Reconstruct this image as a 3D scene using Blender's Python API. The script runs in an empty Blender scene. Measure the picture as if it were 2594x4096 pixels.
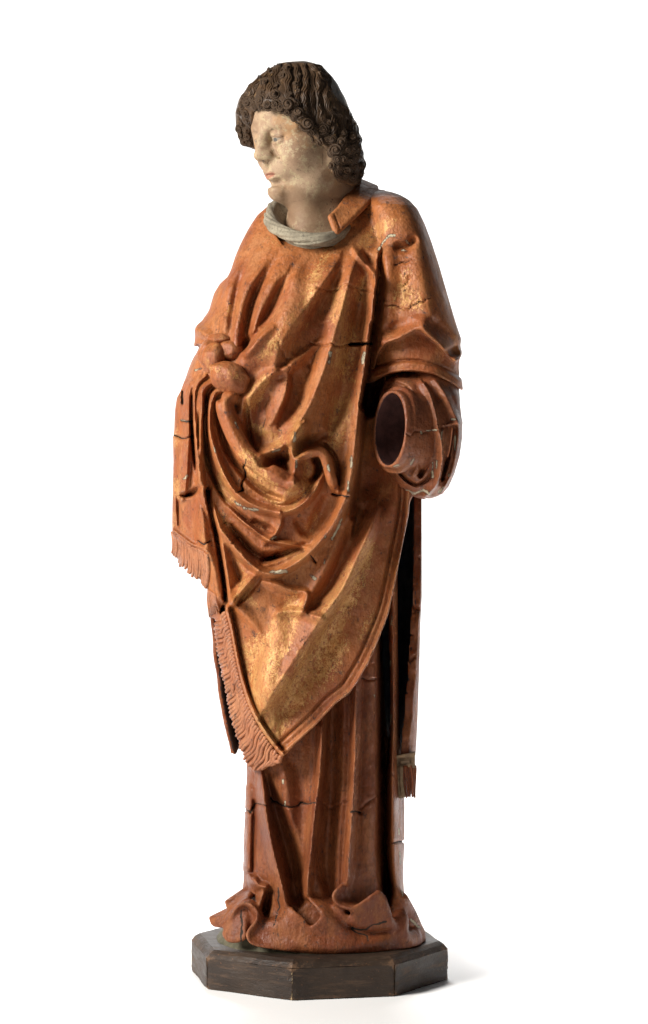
import bpy, bmesh, math, random
import numpy as np
from mathutils import Vector, Matrix
random.seed(7)
RNG = np.random.default_rng(7)

# ------------------------------------------------------------------ camera, world, lamps, exposure
D = 3.2            # camera distance to the statue's axis
HC = 0.617         # camera height above the floor
PPM = 3000.0       # photograph pixels per metre at the axis
scn = bpy.context.scene
col = scn.collection
cam_d = bpy.data.cameras.new('camera')
cam = bpy.data.objects.new('camera', cam_d)
col.objects.link(cam)
cam.location = (0, -D, HC)
cam.rotation_euler = (math.pi / 2, 0, 0)
cam_d.sensor_fit = 'VERTICAL'
cam_d.sensor_height = 36.0
cam_d.lens = 36.0 * PPM * D / 4096.0
cam_d.clip_end = 100
scn.camera = cam
scn.render.resolution_x = 648
scn.render.resolution_y = 1024
w = bpy.data.worlds.new('World')
scn.world = w
w.use_nodes = True
w.node_tree.nodes['Background'].inputs[0].default_value = (1, 1, 1, 1)
w.node_tree.nodes['Background'].inputs[1].default_value = 0.07


def area(name, loc, target, size, power, color=(1, 1, 1), size_y=None, spread=math.pi):
    l = bpy.data.lights.new(name, 'AREA')
    l.energy = power
    l.color = color
    l.shape = 'RECTANGLE'
    l.size = size
    l.size_y = size_y or size
    l.spread = spread
    o = bpy.data.objects.new(name, l)
    col.objects.link(o)
    o.location = loc
    o.rotation_euler = (Vector(target) - Vector(loc)).to_track_quat('-Z', 'Y').to_euler()
    return o


area('key_softbox', (-2.55, -1.6, 2.0), (0, 0, 0.62), 1.25, 215, (1.0, 0.965, 0.91), 1.3)
area('floor_fill_back', (0.0, 2.2, 2.6), (0.0, 1.55, 0), 1.0, 44, (1.0, 0.99, 0.97), 0.8, spread=math.radians(80))  # added unseen fill: whitens the floor behind, its cone kept off the statue
area('backdrop_lamp_left', (-2.6, 2.6, 2.4), (-1.7, 4.9, 0.9), 1.2, 75, (1, 1, 1), spread=math.radians(140))
area('backdrop_lamp_right', (2.6, 2.6, 2.4), (1.7, 4.9, 0.9), 1.2, 75, (1, 1, 1), spread=math.radians(140))
area('floor_fill_near', (0.70, 0.14, 2.8), (0.62, 0.14, 0), 0.1, 3.5, (1, 1, 1), spread=math.radians(17))  # added narrow fill, washes out the key's shadow beside the base
area('floor_fill_far', (1.3, 0.75, 2.8), (1.12, 0.72, 0), 0.2, 8, (1, 1, 1), spread=math.radians(30))  # second added fill, lifts the key's floor shadow further right and back
scn.view_settings.view_transform = 'Standard'
scn.view_settings.look = 'None'
scn.view_settings.exposure = 0.0
scn.view_settings.gamma = 1.0
scn.cycles.max_bounces = 8

# ------------------------------------------------------------------ helpers: places read off the photograph


def P(px, py, y=0.0):
    """world point at depth y that stands at photograph position (px, py)"""
    k = (D + y) / D / PPM
    return np.array([(px - 1297) * k, y, HC + (2048 - py) * k])


def to_px(x, y, z):
    k = PPM * D / (D + y)
    return 1297 + x * k, 2048 - (z - HC) * k


def T(ox, oy, s):
    return lambda *pts: [(ox + s * p[0], oy + s * p[1]) + tuple(p[2:]) for p in pts]


C1 = T(900, 200, .459)
C2 = T(700, 900, .787)
C3 = T(650, 1900, .7213)
C4 = T(700, 3000, .787)
C5 = T(650, 1250, .3115)
C6 = T(1400, 1250, .3531)
C7 = T(650, 2000, .4776)
C8 = T(1400, 1900, .5814)
C9 = T(700, 3450, .787)
C10 = T(1400, 850, .3279)
C11 = T(950, 1650, .3934)
C12 = T(650, 1250, .7891)


def spline(pts, step=12.0):
    """Catmull-Rom through pts (any dimension), resampled"""
    p = np.array(pts, float)
    if len(p) < 2:
        return p
    if len(p) == 2:
        n = max(2, int(np.linalg.norm(p[1, :2] - p[0, :2]) / step) + 1)
        t = np.linspace(0, 1, n)[:, None]
        return p[0] * (1 - t) + p[1] * t
    q = np.vstack([2 * p[0] - p[1], p, 2 * p[-1] - p[-2]])
    out = []
    for i in range(1, len(q) - 2):
        n = max(1, int(np.linalg.norm(q[i + 1, :2] - q[i, :2]) / step))
        t = (np.arange(n) / n)[:, None]
        a, b, c, d = q[i - 1], q[i], q[i + 1], q[i + 2]
        out.append(.5 * (2 * b + (c - a) * t + (2 * a - 5 * b + 4 * c - d) * t * t + (3 * b - a - 3 * c + d) * t ** 3))
    out.append(p[-1:])
    return np.vstack(out)


def jag(pts, amp=4.0, step=14):
    sp = spline([p[:2] for p in pts], step)
    sp[1:-1] += RNG.normal(0, amp, sp[1:-1].shape)
    return [tuple(q) for q in sp]


class Map:
    """relief or wear drawn over the statue's front, 3 photograph pixels per cell"""
    S = 3.0

    def __init__(s, x0=560, y0=640, x1=1960, y1=3960):
        s.x0, s.y0 = x0, y0
        s.nx, s.ny = int((x1 - x0) / s.S) + 1, int((y1 - y0) / s.S) + 1
        s.M = np.zeros((s.nx, s.ny), np.float32)

    def dist(s, pts, reach):
        sp = pts
        lo = sp[:, :2].min(0) - reach
        hi = sp[:, :2].max(0) + reach
        i0 = max(0, int((lo[0] - s.x0) / s.S)); i1 = min(s.nx, int((hi[0] - s.x0) / s.S) + 2)
        j0 = max(0, int((lo[1] - s.y0) / s.S)); j1 = min(s.ny, int((hi[1] - s.y0) / s.S) + 2)
        if i1 <= i0 or j1 <= j0:
            return None
        X = (s.x0 + s.S * np.arange(i0, i1))[:, None]
        Y = (s.y0 + s.S * np.arange(j0, j1))[None, :]
        best = np.full((i1 - i0, j1 - j0), 1e9)
        sgn = np.zeros_like(best); par = np.zeros_like(best)
        n = len(sp) - 1
        for k in range(n):
            a, b = sp[k, :2], sp[k + 1, :2]
            d = b - a
            L2 = max(1e-9, d @ d)
            t = np.clip(((X - a[0]) * d[0] + (Y - a[1]) * d[1]) / L2, 0, 1)
            dx = X - a[0] - t * d[0]; dy = Y - a[1] - t * d[1]
            dd = dx * dx + dy * dy
            m = dd < best
            best = np.where(m, dd, best)
            sgn = np.where(m, d[0] * (Y - a[1]) - d[1] * (X - a[0]), sgn)
            par = np.where(m, k + t, par)
        return (slice(i0, i1), slice(j0, j1)), np.sqrt(best), sgn, par / n

    def stroke(s, pts, h, wl, wr=None, sharp=.5, mode='add', straight=False):
        """pts (x, y[, height factor]); wl/wr: half widths left and right of the walking direction"""
        wr = wl if wr is None else wr
        p = np.array([tuple(q) + ((1.0,) if len(q) == 2 else ()) for q in pts], float)
        sp = p if straight else spline(p)
        r = s.dist(sp, max(wl, wr))
        if r is None:
            return
        sl, d, sg, par = r
        f = np.interp(par.ravel(), np.linspace(0, 1, len(sp)), sp[:, 2]).reshape(par.shape)
        wd = np.where(sg > 0, wl, wr) * (.4 + .6 * np.clip(f, 0, 1))
        t = np.clip(d / wd, 0, 1)
        prof = (1 - sharp) * (1 - t * t) ** 2 + sharp * (1 - t) ** 1.6
        v = h * f * prof
        if mode == 'add':
            s.M[sl] += v
        elif mode == 'max':
            s.M[sl] = np.maximum(s.M[sl], v)
        else:
            s.M[sl] = np.minimum(s.M[sl], v)

    def region(s, poly, h, soft=6.0, mode='add'):
        """raise (or lower) the inside of a polygon by h with an edge of width soft"""
        sd = poly_sd(poly, s)
        v = h * np.clip(.5 - sd / soft, 0, 1)
        v = v.astype(np.float32)
        s.M = s.M + v if mode == 'add' else np.maximum(s.M, v)

    def crisp(s, amount=.5, n=10):
        M = s.M.copy()
        s.blur(n)
        s.M = M + amount * (M - s.M)

    def blur(s, n=1):
        for _ in range(n):
            for ax in (0, 1):
                M = s.M
                s.M = .5 * M + .25 * np.roll(M, 1, ax) + .25 * np.roll(M, -1, ax)

    def at(s, px, py):
        u = np.clip((px - s.x0) / s.S, 0, s.nx - 1.001).astype(np.float32)
        v = np.clip((py - s.y0) / s.S, 0, s.ny - 1.001).astype(np.float32)
        i = u.astype(np.int32); j = v.astype(np.int32)
        u -= i; v -= j
        M = s.M
        return ((M[i, j] * (1 - u) + M[i + 1, j] * u) * (1 - v) + (M[i, j + 1] * (1 - u) + M[i + 1, j + 1] * u) * v)


def poly_sd(poly, m):
    """signed distance (px) to a polygon on the grid of a Map; negative inside"""
    p = np.array([q[:2] for q in poly], float)
    X = (m.x0 + m.S * np.arange(m.nx))[:, None]
    Y = (m.y0 + m.S * np.arange(m.ny))[None, :]
    best = np.full((m.nx, m.ny), 1e9, np.float32)
    inside = np.zeros((m.nx, m.ny), bool)
    for k in range(len(p)):
        a, b = p[k], p[(k + 1) % len(p)]
        d = b - a
        t = np.clip(((X - a[0]) * d[0] + (Y - a[1]) * d[1]) / max(1e-9, d @ d), 0, 1)
        dx = X - a[0] - t * d[0]; dy = Y - a[1] - t * d[1]
        best = np.minimum(best, (dx * dx + dy * dy).astype(np.float32))
        if a[1] != b[1]:
            c = ((Y >= a[1]) != (Y >= b[1]))
            xi = a[0] + (Y - a[1]) / (b[1] - a[1]) * d[0]
            inside ^= c & (X < xi)
    best = np.sqrt(best)
    return np.where(inside, -best, best)


def poly_map(poly):
    m = Map()
    m.M = poly_sd(poly, m).astype(np.float32)
    return m


def smin(a, b, k):
    if k <= 0:
        return np.minimum(a, b)
    h = np.clip(.5 + .5 * (b - a) / k, 0, 1)
    return b * (1 - h) + a * h - k * h * (1 - h)


def smax(a, b, k):
    return -smin(-a, -b, k)


class Vol:
    """a block of wood to carve: distance field on a grid, meshed at the end"""

    def __init__(s, lo, hi, h):
        s.lo = np.array(lo, float); s.h = h
        s.n = tuple(int(math.ceil((b - a) / h)) + 1 for a, b in zip(lo, hi))
        s.F = np.full(s.n, .5, np.float32)
        s.ax = [(s.lo[i] + h * np.arange(s.n[i])).astype(np.float32) for i in range(3)]

    def grid(s, sl=None):
        sl = sl or (slice(None),) * 3
        return (s.ax[0][sl[0]][:, None, None], s.ax[1][sl[1]][None, :, None], s.ax[2][sl[2]][None, None, :])

    def box(s, lo, hi):
        out = []
        for i in range(3):
            a = int(max(0, math.floor((lo[i] - s.lo[i]) / s.h)))
            b = int(min(s.n[i], math.ceil((hi[i] - s.lo[i]) / s.h) + 1))
            if b <= a:
                return None
            out.append(slice(a, b))
        return tuple(out)

    def loft(s, rows, cyf=None, n=2.2):
        """rows: (photo row, x left, x right, front depth, back depth); returns a field"""
        r = np.array(rows, float)
        zr = HC + (2048 - r[:, 0]) / PPM
        o = np.argsort(zr)
        zz = s.ax[2]
        f = lambda c: np.interp(zz, zr[o], c[o]).astype(np.float32)
        xl = f((r[:, 1] - 1297) / PPM); xr = f((r[:, 2] - 1297) / PPM)
        bf = f(r[:, 3]); bb = f(r[:, 4])
        cy = f(r[:, 5]) if r.shape[1] > 5 else np.zeros_like(bf)
        cx = (xl + xr) / 2; a = (xr - xl) / 2
        X, Y, Z = s.grid()
        yy = Y - cy[None, None, :]
        b = np.where(yy < 0, bf[None, None, :], bb[None, None, :])
        q = (np.abs((X - cx) / a) ** n + np.abs(yy / b) ** n) ** (1 / n)
        F = (q - 1) * np.minimum(a, np.minimum(bf, bb))[None, None, :] * 1.15
        top, bot = zr.max(), zr.min()
        F = np.maximum(F, np.maximum(Z - top, bot - Z))
        return F.astype(np.float32)

    def idx_px(s, idx):
        x = s.ax[0][idx[0]]; y = s.ax[1][idx[1]]; z = s.ax[2][idx[2]]
        return to_px(x, y, z) + (y,)

    def relief(s, F, m, y0=.0, y1=.06, reach=.09):
        """push the front of field F out (in) by the drawn relief"""
        k = s.ax[1] < y1
        ny = int(k.sum())
        sub = F[:, :ny, :]
        idx = np.nonzero(np.abs(sub) < reach)
        px, py, y = s.idx_px(idx)
        hgt = m.at(px, py) / PPM
        wgt = np.clip((y1 - y) / (y1 - y0), 0, 1)
        wgt = wgt * wgt * (3 - 2 * wgt)
        sub[idx] -= hgt * wgt
        return F

    def mask(s, F, pm, k=.002, sign=1):
        """keep only what lies inside the polygon"""
        idx = np.nonzero(F < .03)
        px, py, y = s.idx_px(idx)
        v = sign * pm.at(px, py) / PPM
        F[idx] = smax(F[idx], v.astype(np.float32), k)
        return F

    def caps(s, pts, rad, k=.004, sub=False, F=None):
        """smooth union (or subtraction) of a chain of tapering capsules"""
        F = s.F if F is None else F
        pts = np.array(pts, float)
        rad = np.broadcast_to(np.array(rad, float), (len(pts),))
        pad = 3 * k + 2 * s.h
        sl = s.box(pts.min(0) - rad.max() - pad, pts.max(0) + rad.max() + pad)
        if sl is None:
            return
        X, Y, Z = s.grid(sl)
        G = None
        segs = range(len(pts) - 1) if len(pts) > 1 else [0]
        G = np.full(F[sl].shape, 1.0, np.float32)
        for i in segs:
            a = pts[i]; b = pts[min(i + 1, len(pts) - 1)]
            ra, rb = rad[i], rad[min(i + 1, len(pts) - 1)]
            mx = max(ra, rb)
            l2 = s.box(np.minimum(a, b) - mx - pad, np.maximum(a, b) + mx + pad)
            if l2 is None:
                continue
            o = tuple(slice(q.start - p.start, q.stop - p.start) for q, p in zip(l2, sl))
            x, y, z = s.grid(l2)
            d = b - a
            L2 = max(1e-12, d @ d)
            t = np.clip(((x - a[0]) * d[0] + (y - a[1]) * d[1] + (z - a[2]) * d[2]) / L2, 0, 1)
            g = np.sqrt((x - a[0] - t * d[0]) ** 2 + (y - a[1] - t * d[1]) ** 2 + (z - a[2] - t * d[2]) ** 2) - (ra + t * (rb - ra))
            G[o] = np.minimum(G[o], g)
        if sub:
            F[sl] = smax(F[sl], -G, k)
        else:
            F[sl] = smin(F[sl], G, k)

    def ell(s, c, r, R=None, k=.004, sub=False):
        """ellipsoid with centre c, radii r and rotation matrix R (rows: local axes)"""
        c = np.array(c, float); r = np.array(r, float)
        R = np.eye(3) if R is None else np.array(R)
        pad = r.max() + 3 * k + 2 * s.h
        sl = s.box(c - pad, c + pad)
        if sl is None:
            return
        X, Y, Z = s.grid(sl)
        X = X - c[0]; Y = Y - c[1]; Z = Z - c[2]
        u = [(R[i][0] * X + R[i][1] * Y + R[i][2] * Z) for i in range(3)]
        k0 = np.sqrt(sum((u[i] / r[i]) ** 2 for i in range(3)))
        k1 = np.sqrt(sum((u[i] / r[i] ** 2) ** 2 for i in range(3))) + 1e-9
        G = (k0 * (k0 - 1) / k1).astype(np.float32)
        s.F[sl] = smax(s.F[sl], -G, k) if sub else smin(s.F[sl], G, k)

    def soften(s, z1, n=3):
        """round off everything below height z1"""
        k = int((z1 - s.lo[2]) / s.h)
        G = s.F[:, :, :k + n + 2].copy()
        for _ in range(n):
            for a in range(3):
                G = .5 * G + .25 * np.roll(G, 1, a) + .25 * np.roll(G, -1, a)
        w_ = np.clip((z1 - s.ax[2][:k]) / .02, 0, 1)[None, None, :]
        s.F[:, :, :k] = (s.F[:, :, :k] * (1 - w_) + G[:, :, :k] * w_).astype(np.float32)

    def sample(s, p, F=None):
        F = s.F if F is None else F
        p = np.atleast_2d(p)
        u = [(np.clip((p[:, i] - s.lo[i]) / s.h, 0, s.n[i] - 1.001)) for i in range(3)]
        i = [q.astype(int) for q in u]
        t = [q - j for q, j in zip(u, i)]
        v = 0
        for a in (0, 1):
            for b in (0, 1):
                for c in (0, 1):
                    v = v + F[i[0] + a, i[1] + b, i[2] + c] * (t[0] if a else 1 - t[0]) * (t[1] if b else 1 - t[1]) * (t[2] if c else 1 - t[2])
        return v

    def grad(s, p, e=None):
        e = e or 2 * s.h
        p = np.atleast_2d(p)
        g = np.stack([s.sample(p + e * np.eye(3)[i]) - s.sample(p - e * np.eye(3)[i]) for i in range(3)], 1)
        return g / (np.linalg.norm(g, axis=1, keepdims=True) + 1e-9)

    def snap(s, px, py, default=None):
        """first depth y at which the sight line through (px, py) meets the wood"""
        ys = np.arange(s.ax[1][0], s.ax[1][-1], s.h * .5)
        k = (D + ys) / D / PPM
        p = np.stack([(px - 1297) * k, ys, HC + (2048 - py) * k], 1)
        v = s.sample(p)
        j = np.nonzero(v < 0)[0]
        if len(j) == 0:
            return default
        j = j[0]
        if j == 0:
            return ys[0]
        a, b = v[j - 1], v[j]
        return ys[j - 1] + (ys[j] - ys[j - 1]) * a / (a - b)

    def snaps(s, pts, smooth=2):
        """snap a line of (px, py) to the surface"""
        ys = [s.snap(p[0], p[1]) for p in pts]
        ok = [i for i, v in enumerate(ys) if v is not None]
        if not ok:
            return np.zeros(len(pts))
        ys = np.interp(np.arange(len(pts)), ok, [ys[i] for i in ok])
        for _ in range(smooth):
            q = ys.copy()
            q[1:-1] = .25 * ys[:-2] + .5 * ys[1:-1] + .25 * ys[2:]
            ys = q
        return ys

    def roll(s, pts, r, lift=None, k=.004, sub=False, step=14):
        """a rounded fold (or gouge) laid on the surface: pts (px, py[, factor]), r and lift in photo px"""
        p = np.array([tuple(q) + ((1.0,) if len(q) == 2 else ()) for q in pts], float)
        sp = spline(p, step)
        ys = s.snaps(sp)
        lift = r * .6 if lift is None else lift
        rr = r * sp[:, 2] / PPM
        off = (rr - lift * sp[:, 2] / PPM)
        if sub:
            off = -off
        P3 = [P(a[0], a[1], y + o) for a, y, o in zip(sp, ys, off)]
        s.caps(P3, np.maximum(rr, 1e-4), k, sub)

    def mesh(s, F=None):
        F = s.F if F is None else F
        F = F.copy()
        for a in range(3):
            i = [slice(None)] * 3
            for e in (0, -1):
                i[a] = e
                F[tuple(i)] = np.maximum(F[tuple(i)], s.h * .5)
        S = F < 0
        nx, ny, nz = (q - 1 for q in s.n)
        cnt = np.zeros((nx, ny, nz), np.uint8)
        for a in (0, 1):
            for b in (0, 1):
                for c in (0, 1):
                    cnt += S[a:nx + a, b:ny + b, c:nz + c]
        act = np.nonzero((cnt > 0) & (cnt < 8))
        nv = len(act[0])
        vid = np.full((nx, ny, nz), -1, np.int32)
        vid[act] = np.arange(nv)
        i, j, k = act
        acc = np.zeros((nv, 3), np.float32); num = np.zeros(nv, np.float32)
        corner = [(a, b, c) for a in (0, 1) for b in (0, 1) for c in (0, 1)]
        val = {q: F[i + q[0], j + q[1], k + q[2]] for q in corner}
        for q in corner:
            for d in range(3):
                if q[d] == 0:
                    r = list(q); r[d] = 1; r = tuple(r)
                    va, vb = val[q], val[r]
                    m = (va < 0) != (vb < 0)
                    t = np.where(m, va / np.where(m, va - vb, 1), 0)
                    for e in range(3):
                        acc[:, e] += np.where(m, q[e] + (t if e == d else 0), 0)
                    num += m
        acc /= num[:, None]
        V = np.stack([i, j, k], 1) + acc
        V = V * s.h + s.lo
        quads = []
        for d in range(3):
            e, f = (d + 1) % 3, (d + 2) % 3
            A = [slice(None)] * 3; B = [slice(None)] * 3
            A[d] = slice(0, -1); B[d] = slice(1, None)
            for q in (e, f):
                A[q] = slice(1, -1); B[q] = slice(1, -1)
            sa, sb = S[tuple(A)], S[tuple(B)]
            for flip, msk in ((False, sa & ~sb), (True, ~sa & sb)):
                I = np.array(np.nonzero(msk))
                if I.shape[1] == 0:
                    continue
                I[e] += 1; I[f] += 1
                o = []
                for (u, v) in ((-1, -1), (0, -1), (0, 0), (-1, 0)):
                    J = I.copy(); J[e] += u; J[f] += v
                    o.append(vid[J[0], J[1], J[2]])
                if flip:
                    o = o[::-1]
                quads.append(np.stack(o, 1))
        return V.astype(np.float32), np.concatenate(quads).astype(np.int32)


def link(name, me, mats, parent=None, smooth=True):
    o = bpy.data.objects.new(name, me)
    col.objects.link(o)
    for m in (mats if isinstance(mats, (list, tuple)) else [mats]):
        if m is not None and m.name not in [q.name for q in me.materials]:
            me.materials.append(m)
    if smooth:
        me.polygons.foreach_set('use_smooth', np.ones(len(me.polygons), bool))
    o.parent = parent
    return o


def make_mesh(name, V, Q, attrs=None):
    me = bpy.data.meshes.new(name)
    k = Q.shape[1]
    me.vertices.add(len(V)); me.vertices.foreach_set('co', V.astype(np.float32).ravel())
    me.loops.add(Q.size); me.loops.foreach_set('vertex_index', Q.astype(np.int32).ravel())
    me.polygons.add(len(Q))
    me.polygons.foreach_set('loop_start', np.arange(0, Q.size, k, dtype=np.int32))
    me.polygons.foreach_set('loop_total', np.full(len(Q), k, np.int32))
    me.update(calc_edges=True)
    for a, v in (attrs or {}).items():
        at = me.attributes.new(a, 'FLOAT', 'POINT')
        at.data.foreach_set('value', np.asarray(v, np.float32))
    return me


def wear(V, maps):
    px, py = to_px(V[:, 0], V[:, 1], V[:, 2])
    return {k: m.at(px, py) * np.clip((.08 - V[:, 1]) / .05, 0, 1) for k, m in maps.items()}


def carve(vol, name, mat, parent, maps=None):
    V, Q = vol.mesh()
    me = make_mesh(name, V, Q, wear(V, maps) if maps else None)
    return link(name, me, mat, parent)


def tube(pts, rad, sides=8, closed_ends=True, flat=1.0, nrm=None):
    """vertices and quads of a tapering tube through 3D points"""
    pts = np.array(pts, float); n = len(pts)
    rad = np.broadcast_to(np.array(rad, float), (n,))
    tan = np.gradient(pts, axis=0)
    tan /= np.linalg.norm(tan, axis=1, keepdims=True) + 1e-12
    V = []
    u = None
    for i in range(n):
        t = tan[i]
        if nrm is not None:
            u = np.array(nrm[i]) if np.ndim(nrm) > 1 else np.array(nrm)
        elif u is None:
            u = np.array([0, 0, 1.0]) if abs(t[2]) < .9 else np.array([1.0, 0, 0])
        u = u - t * (u @ t); u /= np.linalg.norm(u) + 1e-12
        v = np.cross(t, u)
        for k in range(sides):
            a = 2 * math.pi * k / sides
            V.append(pts[i] + rad[i] * (math.cos(a) * v + flat * math.sin(a) * u))
    Q = []
    for i in range(n - 1):
        for k in range(sides):
            k2 = (k + 1) % sides
            Q.append((i * sides + k, i * sides + k2, (i + 1) * sides + k2, (i + 1) * sides + k))
    V = list(V)
    for e in (0, n - 1):
        c = len(V); V.append(pts[e])
        for k in range(sides):
            a, b = e * sides + k, e * sides + (k + 1) % sides
            Q.append((c, b, a, a) if e == 0 else (c, a, b, b))
    return np.array(V), Q


def join_tubes(name, lst):
    me = bpy.data.meshes.new(name)
    V = []; Fc = []
    for v, q in lst:
        o = len(V)
        V += [tuple(p) for p in v]
        for f in q:
            f = tuple(dict.fromkeys(f))
            Fc.append(tuple(i + o for i in f))
    me.from_pydata(V, [], Fc)
    me.update()
    return me


# ------------------------------------------------------------------ materials
def nodes(name):
    m = bpy.data.materials.new(name)
    m.use_nodes = True
    nt = m.node_tree
    nt.nodes.clear()
    out = nt.nodes.new('ShaderNodeOutputMaterial')
    bs = nt.nodes.new('ShaderNodeBsdfPrincipled')
    nt.links.new(bs.outputs[0], out.inputs[0])
    return m, nt, bs


class N:
    """small node-building helper"""

    def __init__(s, nt):
        s.nt = nt
        s.tc = nt.nodes.new('ShaderNodeTexCoord')

    def set(s, sock, v):
        if hasattr(v, 'default_value') or isinstance(v, bpy.types.NodeSocket):
            s.nt.links.new(v, sock)
        else:
            if hasattr(sock.default_value, '__len__') and not hasattr(v, '__len__'):
                v = (v, v, v, 1)[:len(sock.default_value)]
            elif hasattr(v, '__len__') and len(v) == 3 and len(sock.default_value) == 4:
                v = tuple(v) + (1,)
            sock.default_value = v

    def map(s, scale=(1, 1, 1), loc=(0, 0, 0), vec=None):
        n = s.nt.nodes.new('ShaderNodeMapping')
        s.nt.links.new(vec or s.tc.outputs['Object'], n.inputs[0])
        n.inputs['Scale'].default_value = scale
        n.inputs['Location'].default_value = loc
        return n.outputs[0]

    def noise(s, scale, detail=4, rough=.6, vec=None, dist=0, out=0):
        n = s.nt.nodes.new('ShaderNodeTexNoise')
        s.nt.links.new(vec or s.tc.outputs['Object'], n.inputs['Vector'])
        n.inputs['Scale'].default_value = scale
        n.inputs['Detail'].default_value = detail
        n.inputs['Roughness'].default_value = rough
        n.inputs['Distortion'].default_value = dist
        return n.outputs[out]

    def voronoi(s, scale, feature='DISTANCE_TO_EDGE', vec=None):
        n = s.nt.nodes.new('ShaderNodeTexVoronoi')
        n.feature = feature
        s.nt.links.new(vec or s.tc.outputs['Object'], n.inputs['Vector'])
        n.inputs['Scale'].default_value = scale
        return n.outputs[0]

    def ramp(s, v, a, b, lo=0.0, hi=1.0):
        n = s.nt.nodes.new('ShaderNodeMapRange')
        n.interpolation_type = 'SMOOTHSTEP'
        s.set(n.inputs[0], v)
        n.inputs[1].default_value = a; n.inputs[2].default_value = b
        n.inputs[3].default_value = lo; n.inputs[4].default_value = hi
        return n.outputs[0]

    def math(s, op, a, b=0.0, clamp=False):
        n = s.nt.nodes.new('ShaderNodeMath')
        n.operation = op; n.use_clamp = clamp
        s.set(n.inputs[0], a); s.set(n.inputs[1], b)
        return n.outputs[0]

    def mix(s, f, a, b):
        n = s.nt.nodes.new('ShaderNodeMix')
        n.data_type = 'RGBA'
        s.set(n.inputs[0], f); s.set(n.inputs[6], a); s.set(n.inputs[7], b)
        return n.outputs[2]

    def fmix(s, f, a, b):
        n = s.nt.nodes.new('ShaderNodeMix')
        s.set(n.inputs[0], f); s.set(n.inputs[2], a); s.set(n.inputs[3], b)
        return n.outputs[0]

    def attr(s, name):
        n = s.nt.nodes.new('ShaderNodeAttribute')
        n.attribute_name = name
        return n.outputs['Fac']

    def bump(s, h, dist=.001, strength=1.0, normal=None):
        n = s.nt.nodes.new('ShaderNodeBump')
        s.set(n.inputs['Height'], h)
        n.inputs['Distance'].default_value = dist
        n.inputs['Strength'].default_value = strength
        if normal is not None:
            s.nt.links.new(normal, n.inputs['Normal'])
        return n.outputs[0]

    def pointiness(s):
        return s.nt.nodes.new('ShaderNodeNewGeometry').outputs['Pointiness']


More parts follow.
